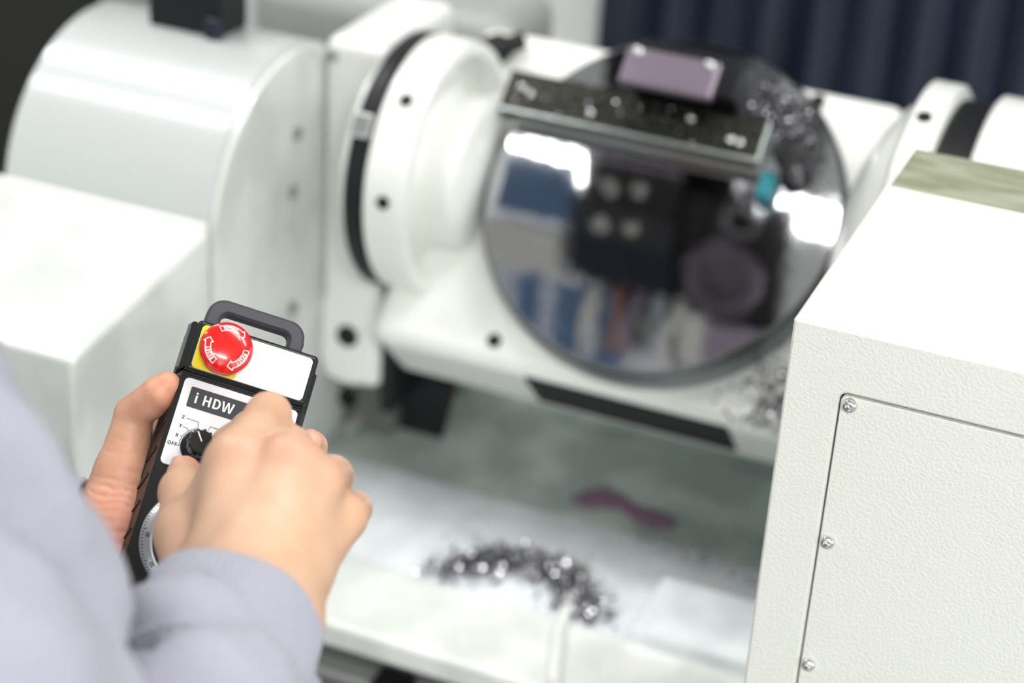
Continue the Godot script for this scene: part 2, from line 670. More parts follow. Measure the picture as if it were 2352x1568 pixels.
func machine_left() -> void:
	var t := thing("arched_cover", "white arched sheet metal cover over the drive at the left end of the machine", "machine cover", Vector3(-0.9, 0.74, -1.487))
	var off := T(-Vector3(-0.9, 0.74, -1.487))
	obj("shell", ext(Geo.new(), arch(0, -1.341, -1.633, 0.70), 0.207, 0.003, off * side(-0.805)), "cover_paint", t)
	obj("end_plate", ext(Geo.new(), arch(0.004, -1.345, -1.5005, 0.70), 0.006, 0.001, off * side(-0.799)), "machine_white", t)
	obj("end_plate", ext(Geo.new(), arch(0.004, -1.5035, -1.629, 0.70), 0.006, 0.001, off * side(-0.799)), "machine_white", t)
	for p in [[1.073, -1.49], [1.019, -1.482], [0.90, -1.484], [0.80, -1.484]]:
		screw(t, Vector3(-0.80, p[0], p[1]) - t.position, Vector3.RIGHT, 0.0065, 0.004, "olive_paint")
	t = thing("guard_box", "white box cover with a sloping top in front of the arched cover", "machine cover", Vector3(-0.92, 0.3, -1.237))
	off = T(-t.position)
	var poly := PackedVector2Array([Vector2(-1.340, 0.0), Vector2(-1.340, 1.0365), Vector2(-1.139, 1.0085), Vector2(-1.1345, 1.0055), Vector2(-1.133, 1.001), Vector2(-1.133, 0.0)])
	obj("body", ext(Geo.new(), poly, 0.245, 0.003, off * side(-0.80)), "machine_white", t)
	obj("seam_bead", tube(Geo.new(), [Vector3(-1.04, 1.0375, -1.3395) + off.origin, Vector3(-0.803, 1.0375, -1.3395) + off.origin], 0.0035), "casting_white", t)
	# the cast housing and its black seal
	t = thing("drive_housing", "white cast drive housing between the arched cover and the black ring", "machine housing", Vector3(-0.765, 0.72, -1.65))
	off = T(-t.position)
	obj("casting", rbox(Geo.new(), Vector3(-0.7655, 0.976, -1.614) + off.origin, Vector3(0.064, 0.352, 0.154), 0.012, 3), "casting_white", t)
	obj("hub", lathe(Geo.new(), [Vector2(0.1, 0), Vector2(0.1, 0.02)], 48, off * T(Vector3(-0.74, AXIS_Y, AXIS_Z), along_x())), "casting_white", t)
	obj("seal_ring", lathe(Geo.new(), [Vector2(0.09, 0), Vector2(0.116, 0), Vector2(0.1186, 0.0025), Vector2(0.1186, 0.0155), Vector2(0.116, 0.018), Vector2(0.09, 0.018)], 96, off * T(Vector3(-0.7275, AXIS_Y, AXIS_Z), along_x())), "rubber", t)
	for p in [[-0.788, 1.135], [-0.766, 0.855], [-0.79, 0.755]]:
		screw(t, Vector3(p[0], p[1], -1.537 if p[1] > 0.8 else -1.589) + off.origin, Vector3.BACK, 0.006 if p[1] > 1 else 0.011, 0.004, "black_gap" if p[1] < 1 else "grey_paint")
	# a bright clamp on the black ring
	var a := 0.98
	var d := Vector3(0, cos(a), sin(a))
	var tb := Basis(Vector3.RIGHT, d, Vector3.RIGHT.cross(d))
	obj("ring_clamp", rbox(Geo.new(), Vector3(-0.7185, AXIS_Y, AXIS_Z) + d * 0.121 + off.origin, Vector3(0.018, 0.006, 0.022), 0.002, 2, tb), "chrome", t)
	obj("lower_corner", ext(Geo.new(), rounded_rect(0.060, 0.11, 0.028, 8, Vector2(-0.7685, 0.853)), 0.03, 0.006, off * T(Vector3(0, 0, -1.5665))), "casting_white", t)
	obj("base", rbox(Geo.new(), Vector3(-0.768, 0.762, -1.66) + off.origin, Vector3(0.058, 0.078, 0.14), 0.004), "front_grey", t)
	obj("gap_shroud", rbox(Geo.new(), Vector3(-0.728, 0.86, -1.585) + off.origin, Vector3(0.014, 0.17, 0.08), 0.004), "rubber", t)
	# motor block on the arch, casing behind
	t = thing("motor_block", "black block standing on the crown of the arched cover", "bracket", Vector3(-0.905, 1.150, -1.50))
	obj("body", rbox(Geo.new(), Vector3(0, 0.035, 0), Vector3(0.075, 0.07, 0.05), 0.005), "rubber", t)
	obj("clamp", rbox(Geo.new(), Vector3(0.032, 0.012, 0.027), Vector3(0.016, 0.02, 0.01), 0.003), "navy", t)
	t = thing("rear_casing", "grey rounded casing standing behind the white drive housing", "machine housing", Vector3(-0.86, 0.72, -1.84))
	obj("body", rbox(Geo.new(), Vector3(0, 0.196, 0), Vector3(0.30, 0.392, 0.14), 0.03, 4), "grey_paint", t)


func machine_bed() -> void:
	var t := thing("machine_bed", "grey green basin of the machine bed with a white front lip", "machine bed", Vector3(-0.2, 0, -1.7))
	var off := T(-t.position)
	var B := func(called: String, a: Vector3, b: Vector3, m: String, r := 0.003) -> MeshInstance3D:
		return obj(called, slab(a + off.origin, b + off.origin, r), m, t)
	B.call("base", Vector3(-0.80, 0.0, -2.19), Vector3(0.7, 0.66, -1.368), "dark_panel")
	B.call("basin_floor", Vector3(-0.798, 0.661, -2.19), Vector3(0.7, 0.72, -1.368), "basin_paint")
	B.call("front_lip", Vector3(-0.798, 0.716, -1.352), Vector3(-0.232, 0.742, -1.252), "machine_white", 0.006)
	B.call("door_rail", Vector3(-0.798, 0.676, -1.285), Vector3(-0.60, 0.684, -1.262), "grey_paint", 0.002)
	B.call("door_rail", Vector3(-0.565, 0.676, -1.285), Vector3(-0.232, 0.684, -1.262), "grey_paint", 0.002)
	B.call("rail_stop", Vector3(-0.598, 0.655, -1.285), Vector3(-0.567, 0.69, -1.256), "rubber", 0.002)
	B.call("front_panel", Vector3(-0.798, 0.0, -1.313), Vector3(-0.232, 0.715, -1.288), "front_grey")
	# the sheet that slopes down into the basin
	var g := ext(Geo.new(), PackedVector2Array([Vector2(-1.346, 0.70), Vector2(-1.346, 0.739), Vector2(-1.38, 0.738), Vector2(-1.50, 0.728), Vector2(-1.535, 0.7205), Vector2(-1.535, 0.70)]), 0.565, 0.001, off * side(-0.233))
	obj("ledge_sheet", g, "ledge_paint", t)
	obj("weld_bead", tube(Geo.new(), [Vector3(-0.470, 0.734, -1.435) + off.origin, Vector3(-0.464, 0.740, -1.37) + off.origin, Vector3(-0.453, 0.745, -1.32) + off.origin, Vector3(-0.432, 0.744, -1.257) + off.origin], 0.0065), "casting_white", t)
	t = thing("cover_plate", "pale raised cover plate on the ledge, right of the white bead", "cover plate", Vector3(-0.30, 0.736, -1.395))
	g = ext(Geo.new(), PackedVector2Array([Vector2(-0.055, -0.006), Vector2(-0.05, 0.012), Vector2(-0.046, 0.0165), Vector2(-0.04, 0.018), Vector2(0.05, 0.018), Vector2(0.052, -0.006)]), 0.165, 0.002, side(0.065))
	obj("plate", g, "ledge_paint", t)
	t = thing("drain_rail", "slim grey rail lying on the basin floor under the black ring", "rail", Vector3(-0.78, 0.72, -1.66))
	obj("bar", tube(Geo.new(), [at(800, 985, 2.02) - t.position, at(940, 878, 2.12) - t.position], 0.006), "grey_paint", t)
	t = thing("wiper_flap", "black rubber flap hanging in the corner below the drive housing", "flap", Vector3(-0.73, 0.72, -1.62))
	obj("flap", ext(Geo.new(), PackedVector2Array([Vector2(-0.05, 0.002), Vector2(0.035, 0.002), Vector2(0.05, 0.08), Vector2(0.01, 0.11), Vector2(-0.02, 0.06)]), 0.012, 0.002), "rubber", t)
	# a mauve rag
	g = Geo.new()
	var pts := [Vector2(-0.050, -0.012), Vector2(-0.042, 0.012), Vector2(-0.026, 0.026), Vector2(-0.006, 0.022), Vector2(0.016, 0.008), Vector2(0.036, 0.010), Vector2(0.054, 0.006), Vector2(0.058, -0.010), Vector2(0.040, -0.022), Vector2(0.018, -0.016), Vector2(0.0, -0.004), Vector2(-0.016, -0.010), Vector2(-0.030, -0.020)]
	ext(g, PackedVector2Array(pts), 0.006, 0.0025, T(Vector3.ZERO, Basis(Vector3.RIGHT, Vector3(0, 0, -1), Vector3.UP)))
	var rag := obj("rag", g, "rag_cloth")
	tag(rag, "small mauve rag lying flat on the basin floor", "rag")
	rag.position = Vector3(-0.487, 0.7195, -1.575)


func tilted() -> Basis:
	return Basis(Vector3.RIGHT, Vector3(0, sin(TILT), cos(TILT)), Vector3(0, -cos(TILT), sin(TILT)))


func cradle() -> void:
	var t := thing("trunnion_cradle", "white tilted cradle that carries the round mirror-bright table", "trunnion", DISC)
	var B := tilted()
	var ax := T(Vector3(0, AXIS_Y - DISC.y, AXIS_Z - DISC.z), along_x())
	obj("plate", rbox(Geo.new(), B * Vector3(-0.029, -0.0915, 0.0075), Vector3(0.417, 0.103, 0.329), 0.016, 4, B), "casting_white", t)
	obj("underside_slot", rbox(Geo.new(), B * Vector3(0.0125, -0.083, 0.1725), Vector3(0.191, 0.064, 0.004), 0.0018, 1, B), "black_gap", t)
	obj("left_flange", lathe(Geo.new(), [Vector2(0.05, -0.2335), Vector2(0.115, -0.2335), Vector2(0.1186, -0.231), Vector2(0.1186, -0.1975), Vector2(0.1165, -0.194), Vector2(0.108, -0.1925), Vector2(0.104, -0.195), Vector2(0.101, -0.209), Vector2(0.096, -0.212), Vector2(0.0, -0.212)], 96, ax), "casting_white", t)
	var boss := [Vector2(0.090, -0.212)]
	for k in 9:
		var a := PI / 2 * k / 8.0
		boss.append(Vector2(0.090 - 0.018 * sin(a), -0.212 + 0.018 * (1 - cos(a))))
	boss.append_array([Vector2(0.071, -0.178), Vector2(0.069, -0.171), Vector2(0.063, -0.1665), Vector2(0, -0.1665)])
	obj("left_boss", lathe(Geo.new(), boss, 72, ax), "casting_white", t)
	obj("right_arm", lathe(Geo.new(), [Vector2(0, 0.172), Vector2(0.075, 0.172), Vector2(0.095, 0.178), Vector2(0.118, 0.188), Vector2(0.135, 0.20), Vector2(0.143, 0.215)], 96, ax), "casting_white", t)
	obj("right_flange", lathe(Geo.new(), [Vector2(0.10, 0.2135), Vector2(0.157, 0.2135), Vector2(0.16, 0.216), Vector2(0.16, 0.2385), Vector2(0.157, 0.241), Vector2(0.1, 0.241)], 96, ax), "casting_white", t)
	for p in [[0.226, 0.30, 0.006], [0.229, 0.64, 0.004], [0.226, 0.71, 0.004], [0.226, 1.15, 0.006]]:
		var d := Vector3(0, cos(p[1]), sin(p[1]))
		screw(t, ax.origin + Vector3(p[0], 0, 0) + d * 0.1595, d, p[2], 0.003, "black_gap")
	for p in [[-0.212, 0.72], [-0.212, 1.5]]:
		var d := Vector3(0, cos(p[1]), sin(p[1]))
		screw(t, ax.origin + Vector3(p[0], 0, 0) + d * 0.1180, d, 0.006, 0.003, "dark_steel")
	screw(t, Vector3(-0.212, 0.05, 0.070), Vector3.RIGHT, 0.006, 0.004, "dark_steel")
	screw(t, Vector3(-0.212, 0.03, 0.080), Vector3.RIGHT, 0.006, 0.004, "grey_paint")
	for p in [[-0.117, 0.150], [0.10, -0.142], [-0.215, 0.05], [0.165, 0.06]]:
		screw(t, B * Vector3(p[0], -0.0402, p[1]), B.y, 0.0065, 0.003, "dark_steel", "bolt")
	# the far housing
	t = thing("tailstock_housing", "white round housing behind the grey box, past the black ring at the right end", "machine housing", Vector3(-0.08, 0.72, AXIS_Z))
	var o := T(Vector3(-0.08, AXIS_Y, AXIS_Z) - t.position + Vector3(0.08 - 0.235, 0, 0), along_x())
	o.origin = Vector3(-0.2345, AXIS_Y, AXIS_Z) - t.position
	obj("seal_ring", lathe(Geo.new(), [Vector2(0.09, 0.0), Vector2(0.146, 0.0), Vector2(0.149, 0.003), Vector2(0.149, 0.03)], 96, o), "rubber", t)
	obj("casting", lathe(Geo.new(), [Vector2(0.09, 0.03), Vector2(0.155, 0.03), Vector2(0.158, 0.033), Vector2(0.158, 0.28), Vector2(0.0, 0.28)], 96, o), "casting_white", t)
	obj("pedestal", rbox(Geo.new(), Vector3(0.02, 0.11, 0), Vector3(0.2, 0.22, 0.24), 0.01), "casting_white", t)
	for p in [[0.065, 0.62], [0.085, 0.74], [0.10, 0.52]]:
		var d := Vector3(0, cos(p[1]), sin(p[1]))
		screw(t, o.origin + Vector3(p[0], 0, 0) + d * 0.1575, d, 0.005, 0.002, "grey_paint")


func table() -> void:
	var B := tilted()
	var t := thing("rotary_table", "round mirror-bright steel table tilted towards the operator", "rotary table", DISC, B)
	obj("rim", lathe(Geo.new(), [Vector2(0, -0.0395), Vector2(0.163, -0.0395), Vector2(0.1635, -0.037), Vector2(0.1635, -0.012), Vector2(0.161, -0.010), Vector2(0.161, -0.0035), Vector2(0.1585, -0.0005)], 144), "rim_steel", t)
	obj("table_face", lathe(Geo.new(), [Vector2(0.1585, -0.0005), Vector2(0.158, 0.0), Vector2(0, 0)], 144), "mirror_steel", t)
	# clamp bar with its bolts
	t = thing("clamp_bar", "long dark steel bar with bright edges lying across the round table", "clamp bar", DISC + B * Vector3(-0.0435, 0, -0.065), B)
	obj("bar", rbox(Geo.new(), Vector3(0, 0.0128, 0), Vector3(0.243, 0.0246, 0.040), 0.0012, 1), "dark_steel", t)
	obj("bright_edge", rbox(Geo.new(), Vector3(0, 0.0240, 0.0192), Vector3(0.2432, 0.0028, 0.003), 0.0008, 1), "bright_edge", t)
	obj("bright_edge", rbox(Geo.new(), Vector3(0, 0.0030, 0.0195), Vector3(0.2432, 0.0045, 0.002), 0.0008, 1), "bright_edge", t)
	obj("end_cap", rbox(Geo.new(), Vector3(0.1225, 0.0125, 0.0), Vector3(0.003, 0.024, 0.039), 0.001, 1), "bright_edge", t)
	for p in [[-0.105, -0.003], [-0.095, 0.002], [0.095, 0.006], [0.104, 0.007], [-0.035, 0.008], [0.055, -0.006]]:
		screw(t, Vector3(p[0], 0.0252, p[1]), Vector3.UP, 0.0042, 0.005, "chrome", "bolt", true)
	t = thing("clamp_block", "black steel block with a mauve top plate behind the clamp bar", "clamp block", DISC + B * Vector3(-0.007, 0, -0.108), B)
	obj("block", rbox(Geo.new(), Vector3(0.006, 0.0245, 0), Vector3(0.100, 0.048, 0.042), 0.002), "blued_steel", t)
	obj("top_plate", rbox(Geo.new(), Vector3(-0.004, 0.0545, 0.012), Vector3(0.086, 0.011, 0.036), 0.003), "mauve_steel", t)
	for s in [-0.032, 0.034]:
		screw(t, Vector3(s - 0.004, 0.060, 0.0), Vector3.UP, 0.0052, 0.006, "chrome", "screw", true)
	t = thing("stop_pin", "short black stop pin standing on the round table past the right end of the bar", "stop pin", DISC + B * Vector3(0.105, 0, -0.058), B)
	obj("pin", lathe(Geo.new(), [Vector2(0, 0.001), Vector2(0.012, 0.001), Vector2(0.012, 0.02), Vector2(0.0145, 0.021), Vector2(0.0145, 0.029), Vector2(0.012, 0.031), Vector2(0, 0.031)], 28), "rubber", t)
	t = thing("teal_cap", "small teal plastic cap on the table at the right end of the bar", "cap", DISC + B * Vector3(0.0905, 0, -0.030), B)
	obj("cap", rbox(Geo.new(), Vector3(0, 0.0085, 0), Vector3(0.015, 0.016, 0.026), 0.004), "teal", t)
	t = thing("coolant_nozzle", "stubby black nozzle lying on the upper left corner of the cradle", "nozzle", DISC + B * Vector3(-0.205, -0.0395, -0.126), B)
	var r := Basis(Vector3.UP, 0.55)
	obj("nozzle", lathe(Geo.new(), [Vector2(0, -0.024), Vector2(0.013, -0.024), Vector2(0.014, -0.02), Vector2(0.014, 0.004), Vector2(0.009, 0.010), Vector2(0.008, 0.026), Vector2(0, 0.026)], 24, T(Vector3(0, 0.0143, 0), r * along_x())), "rubber", t)


func machine_back() -> void:
	var g := slab(Vector3(-1.36, 0.0, -2.30), Vector3(-0.782, 2.2, -2.26), 0.004)
	tag(obj("enclosure_panel", g, "panel_grey"), "pale grey sheet panel closing the back of the machine", "panel")
	g = slab(Vector3(-2.9, 0.0, -2.05), Vector3(-1.375, 2.2, -2.01), 0.004)
	tag(obj("side_panel", g, "dark_panel"), "dark olive panel beyond the arched cover, at the upper left", "panel")
	# navy pleated curtain
	g = Geo.new()
	var front := []
	for k in 45:
		front.append(Vector2(-0.775 + 0.03 * k, 2.205 + (0.014 if k % 2 == 0 else -0.008) + rng.randf_range(-0.003, 0.003)))
	for k in 44:
		var p: Vector2 = front[k]
		var q: Vector2 = front[k + 1]
		g.quad(Vector3(p.x, 0.72, -p.y), Vector3(q.x, 0.72, -q.y), Vector3(q.x, 2.1, -q.y), Vector3(p.x, 2.1, -p.y), Vector3(0, 0, 1))
		g.quad(Vector3(p.x, 0.72, -p.y - 0.006), Vector3(q.x, 0.72, -q.y - 0.006), Vector3(q.x, 2.1, -q.y - 0.006), Vector3(p.x, 2.1, -p.y - 0.006), Vector3(0, 0, -1))
		g.quad(Vector3(p.x, 2.1, -p.y), Vector3(q.x, 2.1, -q.y), Vector3(q.x, 2.1, -q.y - 0.006), Vector3(p.x, 2.1, -p.y - 0.006), Vector3.UP)
	tag(obj("way_curtain", g, "navy"), "navy pleated curtain hanging at the back of the machine", "curtain")


# stands above the frame; the bright table mirrors its underside
func machine_head() -> void:
	var t := thing("spindle_head", "dark spindle head above the table, seen only in the mirror of its face", "spindle head", Vector3(-0.555, 1.60, -1.24))
	var off := -t.position
	var B := func(called: String, a: Vector3, b: Vector3, m: String, r := 0.004) -> MeshInstance3D:
		return obj(called, slab(a + off, b + off, r), m, t)
	B.call("column", Vector3(-0.80, 1.90, -2.10), Vector3(-0.45, 2.30, -1.50), "blued_steel")
	B.call("ram", Vector3(-0.745, 1.655, -1.42), Vector3(-0.565, 1.82, -1.10), "blued_steel")
	B.call("clamp_jaw", Vector3(-0.742, 1.60, -1.365), Vector3(-0.62, 1.66, -1.312), "dark_panel")
	B.call("clamp_jaw", Vector3(-0.75, 1.60, -1.310), Vector3(-0.62, 1.66, -1.262), "front_dark")
	B.call("clamp_jaw", Vector3(-0.755, 1.61, -1.260), Vector3(-0.62, 1.66, -1.20), "navy")
	for p in [[-0.705, -1.332], [-0.667, -1.336], [-0.713, -1.283], [-0.673, -1.286]]:
		screw(t, Vector3(p[0], 1.60, p[1]) + off, Vector3.DOWN, 0.0085, 0.006, "cream", "bolt", true)
	obj("spindle_nose", lathe(Geo.new(), [Vector2(0.065, 0.06), Vector2(0.065, 0.03), Vector2(0.05, 0.028), Vector2(0.05, 0.004), Vector2(0.046, 0.0), Vector2(0.03, 0.0), Vector2(0.028, 0.015), Vector2(0, 0.015)], 40, T(Vector3(0.0, 0, -0.005))), "mauve_steel", t)
	obj("sensor_ring", lathe(Geo.new(), [Vector2(0.024, 0.06), Vector2(0.024, 0.0), Vector2(0.014, 0.0), Vector2(0.012, 0.03), Vector2(0, 0.03)], 28, T(Vector3(0.015, 0, -0.085))), "steel", t)
	B.call("side_shield", Vector3(-0.86, 1.62, -1.338), Vector3(-0.758, 1.64, -1.262), "blue_paint")
	B.call("cross_beam", Vector3(-0.90, 1.60, -1.258), Vector3(-0.765, 1.65, -1.196), "cream")
	for k in 6:
		B.call("louvre", Vector3(-0.84 + 0.028 * k, 1.60, -1.19), Vector3(-0.818 + 0.028 * k, 1.63, -1.02), "pale_blue" if k % 2 == 0 else "blue_paint")
	B.call("arm", Vector3(-0.745, 1.655, -1.60), Vector3(-0.565, 1.93, -1.43), "blued_steel")
	B.call("nose_guard", Vector3(-0.62, 1.62, -1.335), Vector3(-0.485, 1.66, -1.10), "dark_panel")
	B.call("lower_cover", Vector3(-0.602, 1.605, -1.185), Vector3(-0.472, 1.62, -1.06), "mauve_paint")
	screw(t, Vector3(-0.525, 1.605, -1.125) + off, Vector3.DOWN, 0.012, 0.004, "front_dark", "bolt")
	B.call("edge_strip", Vector3(-0.742, 1.598, -1.369), Vector3(-0.62, 1.604, -1.363), "mauve_paint", 0.001)
	for k in 5:
		var hx := -0.715 + 0.026 * k
		obj("hose", tube(Geo.new(), [Vector3(hx, 1.65, -1.21) + off, Vector3(hx + 0.006, 1.605, -1.185) + off, Vector3(hx + 0.018 * (k % 2) - 0.006, 1.597, -1.15) + off, Vector3(hx - 0.004, 1.61, -1.10) + off], 0.0075, 10), ["cream", "copper_hose", "mauve_paint", "pale_blue", "cream"][k], t)
	B.call("hose_block", Vector3(-0.60, 1.60, -1.19), Vector3(-0.57, 1.64, -1.12), "cream")
	B.call("hose_block", Vector3(-0.65, 1.59, -1.18), Vector3(-0.625, 1.64, -1.13), "grey_paint")
	t = thing("machine_lamp", "long glowing strip lamp fixed above the spindle head", "lamp", Vector3(-0.63, 1.885, -1.235))
	obj("housing", rbox(Geo.new(), Vector3(0, 0.003, 0), Vector3(0.82, 0.02, 0.05), 0.004), "grey_paint", t)
	obj("diffuser", rbox(Geo.new(), Vector3(0, -0.0095, 0), Vector3(0.79, 0.008, 0.042), 0.002), "lamp_glow", t)
	obj("bracket", rbox(Geo.new(), Vector3(0.1, 0.013, -0.14), Vector3(0.03, 0.006, 0.30), 0.001), "grey_paint", t)


func chip_mesh(sd: int) -> ArrayMesh:
	var r := RandomNumberGenerator.new()
	r.seed = sd
	var g := Geo.new()
	var turns := r.randf_range(1.2, 4.5)
	var n := 6
	var prev := []
	for k in n + 1:
		var a := turns * k / n
		var c := Vector3(cos(a), 0.35 * a + r.randf_range(-0.1, 0.1), sin(a)) * 0.5
		var w := Vector3(0.1, 0.42, -0.1)
		if k > 0:
			var nn: Vector3 = (prev[1] - prev[0]).cross(c - prev[0]).normalized()
			g.quad(prev[0], prev[1], c + w, c, nn)
		prev = [c, c + w]
	return g.mesh()


func heap(called: String, label: String, count: int, place: Callable, size: float, material := "chip_metal") -> void:
	var mm := MultiMesh.new()
	mm.transform_format = MultiMesh.TRANSFORM_3D
	mm.mesh = chip_mesh(count)
	mm.instance_count = count
	for k in count:
		var b := Basis.from_euler(Vector3(rng.randf() * TAU, rng.randf() * TAU, rng.randf() * TAU)).scaled(Vector3.ONE * size * rng.randf_range(0.5, 1.4))
		mm.set_instance_transform(k, Transform3D(b, place.call()))
	var o := MultiMeshInstance3D.new()
	o.multimesh = mm
	o.material_override = M[material]
	put(o, called, self)
	tag(o, label, "metal chips", "", "stuff")


func chips() -> void:
	var crescent := func() -> Vector3:
		# a curved drift of chips on the ledge
		var s := rng.randf()
		var a := lerpf(3.35, -0.35, s)
		var rad := 0.047 + rng.randfn(0, 0.010)
		var p := Vector2(-0.522 + 1.15 * rad * cos(a) + 0.02 * s, -1.372 - 1.05 * rad * maxf(sin(a), -0.6))
		p += Vector2(rng.randfn(0, 0.008), rng.randfn(0, 0.007))
		p.y = minf(p.y, -1.356)
		return Vector3(p.x, 0.739 + absf(rng.randfn(0, 0.004)), p.y)
	heap("chip_drift", "curved drift of glittering metal chips on the pale ledge", 1100, crescent, 0.0056)
	var lane := func() -> Vector3:
		var s := rng.randf()
		return Vector3(lerpf(-0.45, -0.30, s), 0.7335 + rng.randf() * 0.003, lerpf(-1.515, -1.492, s) + rng.randfn(0, 0.006))
	heap("chip_trail", "thin trail of metal chips behind the raised cover plate", 160, lane, 0.004)
	var B := tilted()
	var ondisc := func() -> Vector3:
		var x := clampf(rng.randfn(0.085, 0.022), 0.048, 0.13)
		var u := clampf(rng.randfn(0.098, 0.022), 0.055, 0.138)
		if x * x + u * u > 0.0235:
			x *= 0.9
			u *= 0.9
		return DISC + B * Vector3(x, 0.002 + absf(rng.randfn(0, 0.006)), -u)
	heap("chip_clump", "clump of dark metal chips on the upper right of the round table", 520, ondisc, 0.0042, "chip_dark")
	var onbar := func() -> Vector3:
		return DISC + B * Vector3(rng.randf_range(-0.16, 0.07), 0.0265 + rng.randf() * 0.002, -rng.randf_range(0.048, 0.083))
	heap("chip_sprinkle", "sprinkle of fine metal chips along the top of the clamp bar", 170, onbar, 0.0036, "chip_dark")
	var corner := func() -> Vector3:
		return DISC + B * Vector3(clampf(rng.randfn(0.145, 0.02), 0.09, 0.175), -0.0385 + absf(rng.randfn(0, 0.004)), clampf(rng.randfn(0.14, 0.02), 0.09, 0.168))
	heap("chip_nest", "nest of metal chips on the lower right corner of the cradle", 420, corner, 0.0055, "chip_dark")


# ---------------------------------------------------------------- the box in front at the right
func cabinet() -> void:
	var z := -1.0453
	var x := -0.229
	var t := thing("control_cabinet", "near white box at the right with a screwed access panel", "cabinet", Vector3(0.05, 0, -1.16))
	var off := T(-t.position)
	# frame round the panel: an L that runs the whole depth of the box
	var L := PackedVector2Array([Vector2(x, 0.0), Vector2(-0.1955, 0.0), Vector2(-0.1955, 1.1815)])
	for p in arc_pts(Vector2(-0.1905, 1.1815), 0.005, PI, PI / 2, 5):
		L.append(p)
	L.append_array([Vector2(0.45, 1.1865), Vector2(0.45, 1.2275), Vector2(x + 0.0012, 1.2275), Vector2(x, 1.2263)])
	obj("frame", ext(Geo.new(), L, 0.2287, 0.0016, off * T(Vector3(0, 0, z - 0.2287))), "textured_paint", t)
	obj("top_sheet", slab(Vector3(x + 0.0016, 1.2274, z - 0.2287) + off.origin, Vector3(0.45, 1.2280, z - 0.0016) + off.origin, 0.0002), "cabinet_top_paint", t)
	obj("liner", slab(Vector3(-0.1955, 0.0, z - 0.20) + off.origin, Vector3(0.45, 1.1865, z - 0.012) + off.origin, 0.001), "black_gap", t)
	var P := PackedVector2Array([Vector2(-0.1941, 0.002)])
	P.append_array(arc_pts(Vector2(-0.1906, 1.1812), 0.0036, PI, PI / 2, 5))
	P.append_array([Vector2(0.448, 1.1848), Vector2(0.448, 0.002)])
	obj("access_panel", ext(Geo.new(), P, 0.0115, 0.0007, off * T(Vector3(0, 0, z - 0.0119))), "textured_paint", t)
	for p in [[-0.1885, 1.1795], [-0.189, 1.083], [-0.189, 0.990], [-0.189, 0.895]]:
		screw(t, Vector3(p[0], p[1], z - 0.0006) + off.origin, Vector3.BACK, 0.0049, 0.0042, "chrome", "screw", true)
	obj("rear_strip", rbox(Geo.new(), Vector3((x + 0.453) / 2, 0.61, z - 0.2727) + off.origin, Vector3(0.45 - x, 1.23, 0.086), 0.002), "olive_paint", t)


# ---------------------------------------------------------------- the hand-held pendant
# its own axes: x across the face, y towards the loop handle, z out of the face; origin on the face at the step between its two plates
func pendant_frame() -> Transform3D:
	var x := Vector3(0.866, -0.303, -0.397).normalized()
	var z := Vector3(0.494, 0.636, 0.592)
	z = (z - x * z.dot(x)).normalized()
	return Transform3D(Basis(x, z.cross(x), z), Vector3(-0.513, 1.177, -0.896))


func mm(x: float, y: float, z := 0.0) -> Vector3:
	return Vector3(x, y, z) * 0.001


func v2(x: float, y: float) -> Vector2:
	return Vector2(x, y) * 0.001


func v2s(a: Array) -> Array:
	var out := []
	for k in range(0, a.size(), 2):
		out.append(v2(a[k], a[k + 1]))
	return out


func dome_z(r: float) -> float:
	# height of the mushroom's crown at radius r, millimetres
	return 24.6 - 3.2 * pow(r / 15.0, 2.0) - 0.9 * pow(r / 15.0, 6.0)


